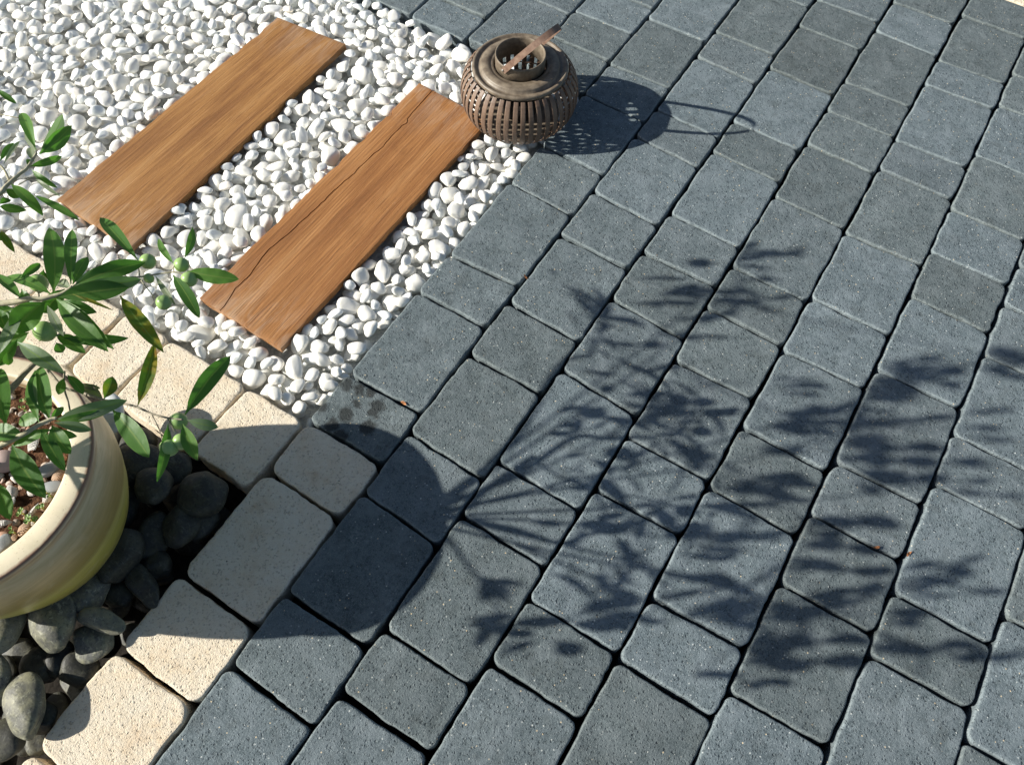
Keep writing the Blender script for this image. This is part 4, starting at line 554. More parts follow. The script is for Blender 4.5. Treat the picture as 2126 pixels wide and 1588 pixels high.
def fplate(V, a, b, c, rot):
    """lower and upper surface of a tilted ellipsoid on the height grid"""
    A = rot@np.diag([1/a**2, 1/b**2, 1/c**2])@rot.T
    return A
class Bed:
    def __init__(s, x0, y0, x1, y1, res, base):
        s.x0, s.y0, s.res = x0, y0, res; s.nx = int((x1-x0)/res); s.ny = int((y1-y0)/res); s.H = np.full((s.ny, s.nx), float(base))
    def grid(s): return np.meshgrid(s.x0+(np.arange(s.nx)+.5)*s.res, s.y0+(np.arange(s.ny)+.5)*s.res)
    def foot(s, A, r):
        k = int(math.ceil(r/s.res)); g = (np.arange(-k, k+1))*s.res; X, Y = np.meshgrid(g, g)
        B = A[0, 2]*X+A[1, 2]*Y; Cq = A[0, 0]*X*X+2*A[0, 1]*X*Y+A[1, 1]*Y*Y-1
        D = B*B-A[2, 2]*Cq; ok = D > 0; sq = np.sqrt(np.where(ok, D, 0))
        return k, ok, (-B-sq)/A[2, 2], (-B+sq)/A[2, 2]
    def rest(s, ix, iy, k, ok, lo):
        if ix-k < 0 or iy-k < 0 or ix+k >= s.nx or iy+k >= s.ny: return 9
        P = s.H[iy-k:iy+k+1, ix-k:ix+k+1]; return float((P-lo)[ok].max())
    def put(s, ix, iy, k, ok, hi, z):
        P = s.H[iy-k:iy+k+1, ix-k:ix+k+1]; P[ok] = np.maximum(P[ok], (z+hi)[ok])
def rot3(yaw, tx, ty):
    return np.array((Matrix.Rotation(tx, 3, 'X') @ Matrix.Rotation(ty, 3, 'Y') @ Matrix.Rotation(yaw, 3, 'Z')))
def in_quad(X, Y, q, m=0.0):
    ok = np.ones_like(X, bool)
    for i in range(4):
        (x0, y0), (x1, y1) = q[i], q[(i+1) % 4]; d = math.hypot(x1-x0, y1-y0)
        ok &= ((x1-x0)*(Y-y0)-(y1-y0)*(X-x0))/d > -m
    return ok
bed = Bed(-1.6, -.16, .045, .91,   .0025, -.040)
X, Y = bed.grid(); bed.H[(X > .0015) | (Y < -.1165) | (Y > .860)] = 5
for q in (PL1, PL2): bed.H[in_quad(X, Y, q, -.004)] = 5
lant = (-.0874, .722)
bed.H[((X-lant[0])**2+(Y-lant[1])**2 < .086**2)] = np.maximum(bed.H[((X-lant[0])**2+(Y-lant[1])**2 < .086**2)], -.03)
stones = []
def fill(bed, N, size, K, cap, store, kinds, tilt=.25, asp=(.68, .95), flat=(.5, .78)):
    fails = 0
    for n in range(N):
        a = size(); b = a*nr.uniform(*asp); c = b*nr.uniform(*flat)
        yaw = nr.rand()*6.283; R_ = rot3(yaw, nr.randn()*tilt, nr.randn()*tilt)
        A = R_@np.diag([1/a**2, 1/b**2, 1/c**2])@R_.T
        k, ok, lo, hi = bed.foot(A, a*1.02)
        best = None
        for _ in range(K):
            ix = nr.randint(k, bed.nx-k); iy = nr.randint(k, bed.ny-k); z = bed.rest(ix, iy, k, ok, lo)
            if best is None or z < best[0]: best = (z, ix, iy)
        z, ix, iy = best
        top = z+hi[k, k]
        if top > cap(bed.x0+ix*bed.res, bed.y0+iy*bed.res): continue
        z -= .0012
        bed.put(ix, iy, k, ok, hi, z)
        store.append((bed.x0+(ix+.5)*bed.res, bed.y0+(iy+.5)*bed.res, z, a, b, c, R_, nr.randint(kinds)))
def capw(x, y):
    if math.hypot(x-lant[0], y-lant[1]) < .088: return -.004
    return .010 if x < -.06 else .004
fill(bed, 5000, lambda: float(np.clip(nr.lognormal(math.log(.0188), .20), .012, .028)), 18, capw, stones, 16, .28, (.58, .92), (.52, .82))
bed.H[(X > .0015) & (X < .03) & (Y > -.05) & (Y < .66)] = .0012
for n in ():
    a = float(nr.uniform(.013, .021)); b = a*nr.uniform(.7, .9); c = b*nr.uniform(.55, .7); R_ = rot3(nr.rand()*6.283, nr.randn()*.12, nr.randn()*.12)
    A = R_@np.diag([1/a**2, 1/b**2, 1/c**2])@R_.T; k, ok, lo, hi = bed.foot(A, a*1.02)
    x = float(nr.uniform(-.010, .003)); y = .03+.61*(n+nr.uniform(-.5, .5))/17; ix = int((x-bed.x0)/bed.res); iy = int((y-bed.y0)/bed.res); z = bed.rest(ix, iy, k, ok, lo)
    if z > .022: continue
    z -= .001; bed.put(ix, iy, k, ok, hi, z); stones.append((bed.x0+(ix+.5)*bed.res, bed.y0+(iy+.5)*bed.res, z, a, b, c, R_, nr.randint(16)))
VAR = [stone_variant(100+i, IV, .115, 4) for i in range(16)]
def mesh_np(name, V, F):
    me = bpy.data.meshes.new(name); me.from_pydata(V.tolist(), [], F); me.update(); me.polygons.foreach_set('use_smooth', [True]*len(me.polygons)); return me
def visible_score(s):
    p = pix((s[0], s[1], s[2]+s[5]))
    if p is None or not (4 < p[0] < 1020 and 4 < p[1] < 760): return -1
    ix = int((s[0]-bed.x0)/bed.res); iy = int((s[1]-bed.y0)/bed.res)
    k = max(1, int(s[4]*.6/bed.res)); P = bed.H[max(0, iy-k):iy+k+1, max(0, ix-k):ix+k+1]
    cover = float((P > s[2]+s[5]*1.15).mean())
    if cover > .35: return -1
    q = camM @ Vector((s[0], s[1], s[2])); return s[3]*s[4]/(q.z*q.z)*(1-cover)
order = sorted(range(len(stones)), key=lambda i: -visible_score(stones[i]))
solo = set(order[:300])
VM = [mesh_np('white_pebble', v, IF) for v in VAR]
for m_ in VM: m_.materials.append(M['white'])
PEBL = 'smooth white marble pebble in the gravel bed around the wooden planks'
Vs = []; nface = len(IF)
def xf(s):
    return s[6]@np.diag([s[3], s[4], s[5]])
for i, s in enumerate(stones):
    T = xf(s)
    if i in solo:
        o = bpy.data.objects.new('white_pebble', VM[s[7]]); COL.objects.link(o)
        mt = Matrix([[*T[r], (s[0], s[1], s[2])[r]] for r in range(3)]+[[0, 0, 0, 1]]); o.matrix_world = mt
        tag(o, PEBL, 'pebble', 'white pebbles')
    else: Vs.append(VAR[s[7]]@T.T+np.array([s[0], s[1], s[2]]))
def merge(name, Vs, F, m):
    V = np.concatenate(Vs); n = len(Vs[0]); Fn = np.array(F); Fa = (Fn[None]+np.arange(len(Vs))[:, None, None]*n).reshape(-1, 3)
    me = bpy.data.meshes.new(name); me.vertices.add(len(V)); me.vertices.foreach_set('co', V.ravel())
    me.loops.add(Fa.size); me.loops.foreach_set('vertex_index', Fa.ravel().astype(np.int32))
    me.polygons.add(len(Fa)); me.polygons.foreach_set('loop_start', (np.arange(len(Fa))*3).astype(np.int32)); me.polygons.foreach_set('loop_total', np.full(len(Fa), 3, np.int32))
    me.update(calc_edges=True); me.polygons.foreach_set('use_smooth', [True]*len(Fa)); me.materials.append(m)
    o = bpy.data.objects.new(name, me); COL.objects.link(o); return o
o = merge('white_pebbles', Vs, IF, M['white']); tag(o, 'bed of smooth white marble pebbles filling the strip between cream edging and dark paving', 'pebbles', kind='stuff')
print('pebbles', len(stones))

# dark river stones around the pot
POT = Vector((-.222, -.485, 0)); PZ = -.036
rb = Bed(-.64, -.90, .04, -.23, .004, -.085)
X, Y = rb.grid(); rb.H[(X > -.003) | (Y > -.270)] = 5; rb.H[((X-POT.x)**2+(Y-POT.y)**2 < .128**2)] = 5
rs = []
def caprv(x, y): return -.022
fill(rb, 200, lambda: float(nr.uniform(.022, .038)), 8, lambda x, y: -.040, rs, 8, .2, (.7, .95), (.45, .62))
RV = [stone_variant(300+i, JV, .13, 4, .15) for i in range(8)]
RM = [mesh_np('river_stone', v, JF) for v in RV]
for m_ in RM: m_.materials.append(M['river'])
hand = []
for n, (x, y, a, b, ro, tp) in enumerate(RIVER):
    if n > 6: a *= .88; b *= .88
    c = min(a, b)*.62
    if min(a, b) < .03: c = min(a, b)*.8
    R_ = rot3(math.radians(ro), nr.uniform(-.15, .15), nr.uniform(-.15, .15)); A = R_@np.diag([1/a**2, 1/b**2, 1/c**2])@R_.T
    hand.append((x, y, a, b, c, R_, A, tp, n))
# drop the low ones first so that the taller ones rest on them; skip fillers that would rise through them
hp = sorted(hand, key=lambda h: h[7])
placed = []
for (x, y, a, b, c, R_, A, tp, n) in hp:
    k, ok, lo, hi = rb.foot(A, max(a, b)*1.02); ix = int((x-rb.x0)/rb.res); iy = int((y-rb.y0)/rb.res)
    x = min(x, -.006-min(a, b)*.93) if y < -.3 else x
    y = min(y, -.274-min(a, b)*.93)
    z = tp-.012-c; z = max(z, -.066)
    placed.append((x, y, z, a, b, c, R_, n % 8, n))
keep = []
for s in rs:
    bad = False
    for h in placed:
        d = math.hypot(s[0]-h[0], s[1]-h[1])
        if d < .6*(s[4]+min(h[3], h[4])) and s[2] > h[2]-(s[5]+h[5])*.75: bad = True
    if not bad: keep.append(s)
LRV = {0: 'grey green angular river stone in full sun at the left photo edge', 1: 'smooth oval grey river stone in sun, just below the pot', 2: 'round dark river stone half in the pot shadow, topmost of the sunlit ones',
 3: 'slim dark river stone leaning against the short cream paver', 4: 'small half shaded river stone between the slim stone and the lowest cream paver', 5: 'teardrop dark river stone beside the lowest cream paver',
 6: 'dark river stone cut by the left edge, below the angular one', 7: 'brown flecked dark river stone in the pot shadow', 8: 'bluish dark river stone touching the long cream paver',
 9: 'rounded dark river stone left of the long cream paver', 10: 'large round black river stone in shadow right of the pot', 14: 'pale grey river stone under the hanging olive leaf by the pot'}
def rlab(o, s):
    if not inframe((s[0], s[1], s[2]), -4): tag(o, 'dark river stone of the bed beyond the edge of the photo', 'river stone', 'river stones beyond the photo')
    elif pix((s[0], s[1], s[2]))[1] > 600: tag(o, 'small dark river stone low between the sunlit ones below the pot', 'river stone', 'low river stones in the lower left corner')
    else: tag(o, 'dark river stone deep in the shadow beside the pot', 'river stone', 'river stones in the pot shadow')
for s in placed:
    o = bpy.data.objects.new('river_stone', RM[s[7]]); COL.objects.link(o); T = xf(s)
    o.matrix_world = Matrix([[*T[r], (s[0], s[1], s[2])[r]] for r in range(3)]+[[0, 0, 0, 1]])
    k_ = 1.7 if s[8] < 7 else .42; o.color = (k_, k_, k_*.93, 1)  # sun and shade painted into the colour: sunlit stones paler, shaded ones darker
    if s[8] == 14:
        o.data = o.data.copy(); o.data.materials.clear(); o.data.materials.append(simple('pale_grey_stone', (.42,.46,.48), (.60,.62,.60), 40, .6))
    if s[8] in LRV: tag(o, LRV[s[8]], 'river stone', 'dark river stones around the pot')
    else: rlab(o, s)
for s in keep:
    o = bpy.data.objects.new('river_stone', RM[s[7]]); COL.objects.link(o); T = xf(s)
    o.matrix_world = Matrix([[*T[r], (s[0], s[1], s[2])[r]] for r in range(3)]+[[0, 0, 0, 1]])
    kk = .75 if (pix((s[0], s[1], s[2])) or (0, 0))[1] > 600 else .36; o.color = (kk, kk, kk*.95, 1); rlab(o, s)  # fillers too: shade beside the pot put into the object colour

# ------------------------------------------------------------------ pot
prof = [(.0, .0), (.095, .0), (.104, .006), (.117, .035), (.132, .065), (.147, .095), (.160, .13), (.170, .165), (.1765, .195), (.1788, .215), (.1788, .235), (.1765, .252), (.1740, .262), (.1730, .268), (.1740, .272), (.1765, .276), (.1780, .280), (.1780, .2835), (.1768, .2858), (.1745, .2868), (.150, .2872), (.1465, .2862), (.1445, .283), (.1435, .275), (.1425, .24), (.140, .20)]
pot = link('plant_pot', lathe('plant_pot', prof, 160), M['pot'], loc=(POT.x, POT.y, PZ))
tag(pot, 'round cream and olive green glazed ceramic pot holding the olive tree', 'plant pot')
SZ = PZ+.266
vs = []; fs = []; N = 64; RR = 14
for j in range(RR+1):
    for i in range(N):
        r = .1428*j/RR; a = 2*math.pi*i/N; x, y = r*math.cos(a), r*math.sin(a)
        vs.append((x, y, noise.noise(Vector((x*40, y*40, 2)))*.005+noise.noise(Vector((x*140, y*140, 2)))*.003))
for j in range(RR):
    for i in range(N):
        i2 = (i+1) % N; fs.append((j*N+i, (j+1)*N+i, (j+1)*N+i2, j*N+i2))
soil = link('soil', mesh('soil', vs, fs), M['soil'], loc=(POT.x, POT.y, SZ-.002)); tag(soil, 'dark brown potting soil inside the ceramic pot', 'soil', kind='stuff')
pg = []; lb = Bed(POT.x-.15, POT.y-.15, POT.x+.15, POT.y+.15, .0015, SZ-.004)
X, Y = lb.grid(); lb.H[((X-POT.x)**2+(Y-POT.y)**2 > .139**2)] = 5; lb.H[((X-POT.x)**2+(Y-POT.y)**2 < .014**2)] = 5
fill(lb, 420, lambda: float(np.clip(nr.lognormal(math.log(.0062), .35), .003, .012)), 3, lambda x, y: SZ+.006, pg, 16, .4)
o = merge('potting_gravel', [VAR[s[7]]@xf(s).T+np.array(s[:3]) for s in pg], IF, M['litter']); tag(o, 'mixed brown and white grit scattered over the potting soil', 'gravel', kind='stuff')
# shells and bigger stones on the soil
def shell_mesh():
    vs = []; fs = []; na, nb = 40, 12
    for j in range(nb+1):
        t = j/nb
        for i in range(na+1):
            a = -1.15+2.3*i/na; rr = t*(1+.035*math.cos(a*26)*t)
            x = rr*math.cos(a)*1.25-.55; y = rr*math.sin(a)
            z = .55*math.sin(math.pi*min(1, t*.92))*math.cos(a*1.1)+.03*math.cos(a*26)*t
            vs.append((x, y, z))
    for j in range(nb):
        for i in range(na): q = j*(na+1)+i; fs.append((q, q+1, q+na+2, q+na+1))
    me = mesh('seashell', vs, fs); me.polygons.foreach_set('use_smooth', [True]*len(me.polygons)); return me
SM = shell_mesh(); SM.materials.append(M['shell'])
COLS = {'w': (.85,.82,.76), 'p': (.55,.40,.36), 't': (.62,.42,.28), 'g': (.34,.35,.35), 'b': (.05,.035,.03)}
SL = {'w': 'small white broken seashell on the potting soil', 'p': 'pinkish grey stone in the pot beneath the olive leaves', 't': 'tan striped seashell piece on the potting soil', 'g': 'smooth grey stone on the potting soil', 'b': 'dark clump of dry moss on the potting soil'}
LL = ['white crescent seashell left of the long olive leaf in the pot', 'large pinkish grey stone at the left photo edge in the pot', 'tan ribbed seashell right of the narrow hanging leaf', 'flat pale grey stone under the narrow hanging leaf', 'long flat grey stone touching the inner pot rim',
 'tan striped seashell lying lowest against the pot rim', 'long white shell splinter pointing at the clover', 'round grey stone at the left photo edge near the pot rim', 'small tan shell piece beside the round grey stone', 'white shell piece at the left photo edge above the round grey stone',
 'tan shell piece by the rim between clover seedlings', 'bright white broken shell under the pair of upright olive leaves', 'tan shell below the farthest clover', 'small white shell right of the crescent one', 'large white shell half under the olive leaves in the pot',
 'small grey stone at the left photo edge below the crescent shell', 'small white shell under the tip of the long olive leaf', 'tan shell piece left of the long olive leaf', 'dark clump of dry moss right of the long olive leaf']
for n, (x, y, a, b, ro, kd) in enumerate(LITTER):
    if math.hypot(x-POT.x, y-POT.y) > .130:
        f = .130/math.hypot(x-POT.x, y-POT.y); x = POT.x+(x-POT.x)*f; y = POT.y+(y-POT.y)*f
    if kd in 'wt':
        o = bpy.data.objects.new('seashell', SM); COL.objects.link(o); o.scale = (a, b, (a+b)*.45); o.rotation_euler = (nr.uniform(-.5, .5), nr.uniform(-.4, .4), math.radians(32+ro+nr.uniform(-90, 90))); cat = 'seashell'
        o.location = (x, y, SZ+.0035); grp = 'shells on the potting soil'
        o.modifiers.new('thick', 'SOLIDIFY').thickness = .12
    else:
        me = mesh_np('pot_stone', VAR[n % 16], IF); me.materials.append(simple('pot_stone_'+kd, tuple(c*.75 for c in COLS[kd]), COLS[kd], 60, .6, .5, .001))
        o = bpy.data.objects.new('pot_stone', me); COL.objects.link(o); o.scale = (a, b, min(a, b)*.6); o.rotation_euler = (nr.uniform(-.3, .3), nr.uniform(-.3, .3), math.radians(32+ro)); o.location = (x, y, SZ+.006); cat = 'stone'; grp = 'stones on the potting soil'
    o.color = (*COLS[kd], 1)
    tag(o, LL[n], cat, grp)
for n, (x, y, z, r) in enumerate(CLOVER):
    if math.hypot(x-POT.x, y-POT.y) > .134: f = .134/math.hypot(x-POT.x, y-POT.y); x = POT.x+(x-POT.x)*f; y = POT.y+(y-POT.y)*f
    r *= .6; e = empty('clover_seedling', (x, y, SZ)); tag(e, ['clover seedling at the far side of the soil in view', 'clover seedling nearest the pot rim at the right', 'clover seedling second nearest the pot rim', 'clover seedling left of the white shell splinter', 'clover seedling lowest in view by the pot rim', 'tiny clover seedling beside the flat grey stone', 'clover seedling just below the farthest one'][n], 'seedling', 'clover seedlings in the pot')
    vs = []; fs = []
    for q in range(3):
        ang = q*2.1+n; lx, ly = math.cos(ang)*r*.55, math.sin(ang)*r*.55; st = len(vs); hh = .012+.004*q
        tube(vs, fs, [(0,0,0), (lx*.3, ly*.3, hh*.7), (lx, ly, hh)], .0006, .0004, 5)
        for k3 in range(3):
            a2 = ang+k3*2.094; b0 = len(vs); rr = r*.42
            cx_, cy_ = lx+math.cos(a2)*rr*.8, ly+math.sin(a2)*rr*.8
            vs.append((lx, ly, hh)); M_ = 9
            for i in range(M_):
                t = i/(M_-1)*2-1; aa = a2+t*.95; rad_ = rr*(1.6-.25*math.exp(-(t*5)**2)-.35*t*t); vs.append((lx+math.cos(aa)*rad_*.9, ly+math.sin(aa)*rad_*.9, hh+.001+.0015*t*t))
            for i in range(M_-1): fs.append((b0, b0+1+i, b0+2+i))
    link('leaves', mesh('clover', vs, fs), M['clover'], e)

# ------------------------------------------------------------------ olive tree
tree = empty('olive_tree', (POT.x, POT.y, SZ)); tag(tree, 'young olive tree in the glazed pot, twigs with green olives reaching over the pebbles', 'tree')
TO = Vector(tree.location)
rt = random.Random(5)
camp = Vector(cam.location)
def add_leaf(vs, fs, at, B, T, wd, kind, nrm, seed):
    B = Vector(B); T = Vector(T); L = T-B; ln = L.length; d = L.normalized(); n_ = (nrm-d*nrm.dot(d)).normalized(); sd_ = d.cross(n_)
    b = len(vs); NS, NA = 14, 6; r_ = random.Random(seed); bow = r_.uniform(.02, .10)*ln; fold = r_.uniform(.12, .40); tw = r_.uniform(-.35, .35); wa = r_.uniform(.0, .03); side = r_.uniform(-.05, .05)*ln
    e1 = r_.uniform(.6, .85); pk = r_.uniform(.42, .60)
    for j in range(NS+1):
        t = j/NS
        if t < .07: w_ = .06+t*1.2
        else:
            u = (t-.07)/.93; q = u/pk if u < pk else (1-u)/(1-pk)
            w_ = .144+(1-.144)*math.sin(math.pi/2*min(1, q))**e1 if u < pk else math.sin(math.pi/2*max(0, q))**e1
        hw = max(wd*.5*w_, .00025)
        c = B+L*t+n_*(bow*math.sin(math.pi*t))+sd_*(side*math.sin(math.pi*t))
        ca, sa = math.cos(tw*t), math.sin(tw*t); s2 = sd_*ca+n_*sa; n2 = n_*ca-sd_*sa
        for i in range(NA+1):
            a = i/NA*2-1; edge = wa*math.sin(t*23+a*2+seed)*abs(a)*hw*3
            vs.append(c+s2*(a*hw)+n2*(abs(a)*hw*fold+edge)-TO); at.append((i/NA, t, kind*.1))
    for j in range(NS):
        for i in range(NA): q = b+j*(NA+1)+i; fs.append((q, q+1, q+NA+2, q+NA+1))
def foliage(parent, vs, fs, at):
    me = mesh('foliage', vs, fs); a = me.attributes.new('uvk', 'FLOAT_VECTOR', 'POINT'); a.data.foreach_set('vector', [c for v in at for c in v])
    o = link('foliage', me, M['leaf'], parent); return o
OLV = np.array(IV); OLV = OLV*np.array([1, 1, 1.12]); ome = mesh_np('olive', OLV, IF); ome.materials.append(M['olive'])
def add_olive(parent, c, r):
    o = bpy.data.objects.new('olive', ome); COL.objects.link(o); o.parent = parent; o.location = Vector(c)-TO; r *= .93; o.scale = (r, r, r); o.rotation_euler = (rt.uniform(-.5, .5), rt.uniform(-.5, .5), 0)
# trunk
tp = [Vector((POT.x, POT.y, SZ-.02)), Vector((POT.x-.004, POT.y+.003, .265)), Vector((POT.x+.002, POT.y+.006, .30)), Vector((POT.x-.004, POT.y+.012, .335))]
vs = []; fs = []; tube(vs, fs, [p-TO for p in smooth_path(tp, 6)], .0105, .006, 14); link('trunk', mesh('trunk', vs, fs), M['bark'], tree)
trunk_pts = smooth_path(tp, 10)
def root_to(p, zmax=None):
    """the point of the trunk a branch leaves from: below its own height"""
    c = [t for t in trunk_pts if t.z > SZ+.03]
    return c[rt.randrange(len(c)//2, len(c))]
for g in ('a', 'b', 'e', 'd'):
    vs = []; fs = []
    for n, (pts, r0, r1) in enumerate(TWIGS[g]):
        pts = [Vector(p) for p in pts]
        if n == 0:
            s = root_to(pts[0]); mid = s.lerp(pts[0], .5)+Vector((0, 0, .015)); pts = [s, mid]+pts; r0 = r0*1.35
        tube(vs, fs, [p-TO for p in smooth_path(pts, 5)], r0, r1, 8)
    br = link('branch', mesh('branch', vs, fs), M['twig'] if g != 'd' else M['bark'], tree)
    vs = []; fs = []; at = []
    for n, l in enumerate(LEAVES[g]):
        B, T = Vector(l[:3]), Vector(l[3:6]); view = (camp-(B+T)/2).normalized()
        nn = (view+Vector((rt.uniform(-.35, .35), rt.uniform(-.35, .35), rt.uniform(-.1, .3)))).normalized()
        if l[7] == 2 : pass
        add_leaf(vs, fs, at, B, T, l[6]*1.06, l[7], nn, n+ord(g)*50)
    foliage(br, vs, fs, at)
    for l in OLIVES.get(g, []): add_olive(br, l[:3], l[3])
# upper crown: branches that carry the leaves above and beside the picture
groups = {}
import itertools
def key(l): return (round((l[0]+.25)/.21), round((l[1]+.35)/.21))
for l in CROWN: groups.setdefault(key(l), []).append(l)
nb = 0
for gk, ls in sorted(groups.items()):
    cen = Vector((sum(l[0] for l in ls)/len(ls), sum(l[1] for l in ls)/len(ls), sum(l[2] for l in ls)/len(ls)))
    s = root_to(cen); d = cen-s
    end = cen+d.normalized()*.03
    path = [s, s.lerp(end, .35)+Vector((rt.uniform(-.01, .01), rt.uniform(-.01, .01), .014)), s.lerp(end, .7)+Vector((rt.uniform(-.012, .012), rt.uniform(-.012, .012), .014)), end]
    sp = smooth_path(path, 6)
    vs = []; fs = []; tube(vs, fs, [p-TO for p in sp], .0030, .0013, 7)
    lv = []; lf = []; la = []
    for n, l in enumerate(ls):
        B, T = Vector(l[:3]), Vector(l[3:6])
        near = min(sp, key=lambda q: (q-B).length)
        if (T-near).length < (B-near).length: B, T = T, B; near = min(sp, key=lambda q: (q-B).length)
        if (B-near).length > .012: tube(vs, fs, [near-TO, (near.lerp(B, .6)+Vector((0, 0, .004)))-TO, B-TO], .0011, .0006, 5)
        nn = (SUN+Vector((rt.uniform(-.5, .5), rt.uniform(-.5, .5), rt.uniform(-.2, .6)))).normalized()
        add_leaf(lv, lf, la, B, T, max(l[6]*1.12, .0105), 0, nn, n+nb*77)
    # extra leaves along the branch so that the crown is full from any side
    for q in range(7):
        p = sp[rt.randrange(6, len(sp))]; dr = Vector((rt.uniform(-1, 1), rt.uniform(-1, 1), rt.uniform(-.3, 1))).normalized(); T = p+dr*rt.uniform(.045, .065)
        if inframe(T, 14) or inframe(p, 14): continue
        add_leaf(lv, lf, la, p, T, rt.uniform(.010, .016), 0, Vector((rt.uniform(-.5, .5), rt.uniform(-.5, .5), 1)).normalized(), q+nb*99)
    br = link('branch', mesh('branch', vs, fs), M['twig'], tree)
    foliage(br, lv, lf, la)
    for l in CROWNOL:
        if key(l) == gk: add_olive(br, l[:3], l[3]*.72)
    nb += 1

# ------------------------------------------------------------------ lantern
LX, LY = lant
lan = empty('lantern', (LX, LY, 0)); tag(lan, 'squat brown ribbed lantern with a bent strip handle at the end of the reddish plank', 'lantern')
rimp = [(.070,.122), (.0965,.1195), (.0990,.1215), (.0998,.1255), (.0985,.1290), (.0955,.1305), (.0925,.1290), (.0905,.1262), (.0860,.1255), (.0830,.1262), (.0815,.1315), (.0795,.1335), (.0720,.1345), (.0650,.1345), (.0635,.1325), (.0600,.1318), (.0560,.1320), (.0545,.1300), (.052,.122)]
link('top_plate', lathe('top_plate', rimp, 96, True), M['rust'], lan)
nk = [(.0478,.118), (.0515,.118), (.0520,.153), (.0518,.1560), (.0505,.1570), (.0490,.1560), (.0485,.153)]
link('neck_ring', lathe('neck_ring', nk, 96, True), M['rust'], lan)
link('base_plate', lathe('base_plate', [(.0, .002), (.084,.002), (.088,.004), (.0885,.008), (.086,.011), (.080,.0115), (.0,.010)], 96), M['rust'], lan)
def ribr(t):      # outer profile of the basket, t 0 top .. 1 bottom
    a = math.pi*(.21+.70*t); return .036+.0905*math.sin(a)**.9 , None
NP = 14; PR = []
for j in range(NP+1):
    t = j/NP; z = .1225-(.1225-.006)*t
    u = (z-.064)/.064; r = .0835+.0415*math.sqrt(max(0, 1-min(1, u*u)*.93))
    if t > .5: r -= .006*((t-.5)*2)**2
    PR.append((r, z))
hw_t = .0031; vs = []; fs = []
for j, (r, z) in enumerate(PR):
    d = (PR[min(j+1, NP)][0]-PR[max(j-1, 0)][0], PR[min(j+1, NP)][1]-PR[max(j-1, 0)][1]); L_ = math.hypot(*d); nx_, nz_ = -d[1]/L_, d[0]/L_
    if nx_ < 0: nx_, nz_ = -nx_, -nz_
    wj = .0053*(r/.125)**.9
    for (o_, s_) in ((0, -1), (.0004, -.6), (.0004, .6), (0, 1), (-.0016, 1), (-.0016, -1)):
        vs.append((r+nx_*o_, s_*wj, z+nz_*o_))
for j in range(NP):
    for i in range(6): i2 = (i+1) % 6; fs.append((j*6+i, j*6+i2, (j+1)*6+i2, (j+1)*6+i))
fs.append((0,1,2,3,4,5)); fs.append(tuple(NP*6+i for i in (5,4,3,2,1,0)))
rme = mesh('rib', vs, fs); rme.materials.append(M['rib'])
NR = 44
for i in range(NR):
    o = bpy.data.objects.new('rib', rme); COL.objects.link(o); o.parent = lan; o.rotation_euler = (0, 0, 2*math.pi*(i+.3)/NR+rt.uniform(-.012, .012))
for z in (.026, .042, .060):
    u = (z-.064)/.064; r = .0835+.0415*math.sqrt(max(0, 1-min(1, u*u)*.93))-.004
    if z < .06: r -= .006*((.064-z)/.058)**2
    hp_ = [(r-.0009, z-.0012), (r+.0002, z-.0012), (r+.0002, z+.0012), (r-.0009, z+.0012)]
    link('hoop', lathe('hoop', hp_, 96, True), M['rib'], lan, smooth=False)
link('candle_cup', lathe('candle_cup', [(.0,.012), (.036,.012), (.038,.014), (.038,.055), (.0365,.055), (.0355,.018), (.0,.017)], 48), M['inner'], lan)
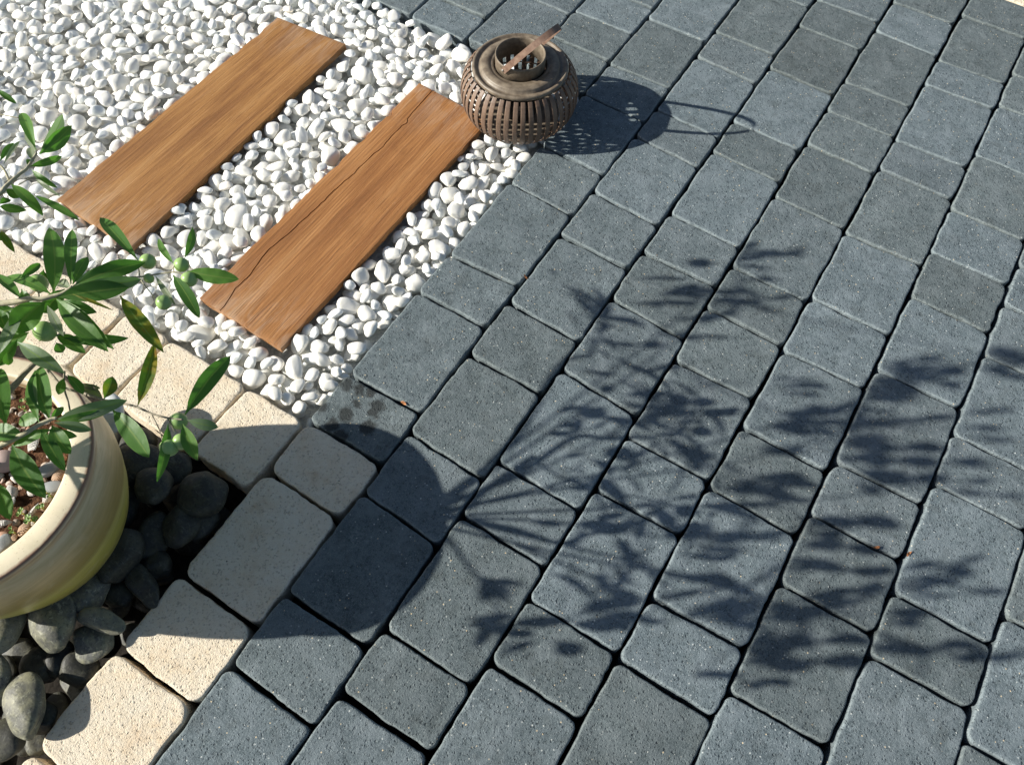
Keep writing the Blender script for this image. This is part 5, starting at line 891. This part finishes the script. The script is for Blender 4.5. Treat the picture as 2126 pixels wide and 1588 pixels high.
# handle: flat strip bent over the neck, leaning away from the plank
F = Vector((-.008, -.0535, .146)); Bk = Vector((.012, .0525, .146)); AP = Vector((.077, -.010, .2475)); mid = (F+Bk)/2; up = AP-mid; ax_ = (Bk-F)/2
wd_dir = up.cross(ax_).normalized()
vs = []; fs = []; NH = 48; hwid = .0062; ht = .0009
for j in range(NH+1):
    t = math.pi*j/NH; c = mid-ax_*math.cos(t)*(1+.10*math.sin(t)**2)+up*math.sin(t)**.85
    t2 = t+.01; c2 = mid-ax_*math.cos(t2)*(1+.10*math.sin(t2)**2)+up*abs(math.sin(t2))**.85
    tg = (c2-c).normalized(); nn = tg.cross(wd_dir).normalized()
    if j == 0: c0 = c
    for a, b in ((-hwid, -ht), (hwid, -ht), (hwid, ht), (-hwid, ht)): vs.append(c+wd_dir*a+nn*b)
for j in range(NH):
    for i in range(4): i2 = (i+1) % 4; fs.append((j*4+i, j*4+i2, (j+1)*4+i2, (j+1)*4+i))
fs.append((3,2,1,0)); fs.append(tuple(NH*4+i for i in range(4)))
hd = link('handle', mesh('handle', vs, fs), M['handle'], lan, smooth=False)
for P_ in (F, Bk):
    vs = []; fs = []; dirv = Vector((P_.x, P_.y, 0)).normalized(); tube(vs, fs, [P_-dirv*.004+Vector((0,0,.003)), P_+dirv*.0015+Vector((0,0,.003)), P_+dirv*.003+Vector((0,0,.003))], .0026, .0018, 12); link('rivet', mesh('rivet', vs, fs), M['rivet'], hd)

# ------------------------------------------------------------------ debris
for n, (x, y) in enumerate(DEBRIS):
    vs = [(-.006,-.001,.0), (-.002,.0025,.0015), (.003,.002,.001), (.007,-.001,.0025), (.002,-.0025,.0), (-.003,-.002,.001), (-.006,-.001,-.0008), (.007,-.001,.0017), (.002,-.0025,-.0008), (-.002,.0025,.0007)]
    fs = [(0,5,1), (5,4,1), (1,4,2), (4,3,2), (6,9,8), (9,7,8)]
    o = link('dry_leaf_fragment', mesh('dry_leaf_fragment', vs, fs), M['dead'], smooth=False); o.location = (x, y, .0015); o.rotation_euler = (.2, .1, n*1.3)
    tag(o, ['orange dry leaf crumb in the joint above the black spotted paver', 'orange dry leaf crumb in a shaded joint at the far right', 'orange dry leaf crumb in the joint right of the pebbles', 'orange crumb in the tree shadow at the right'][n], 'leaf fragment', 'dry leaf crumbs in the joints')
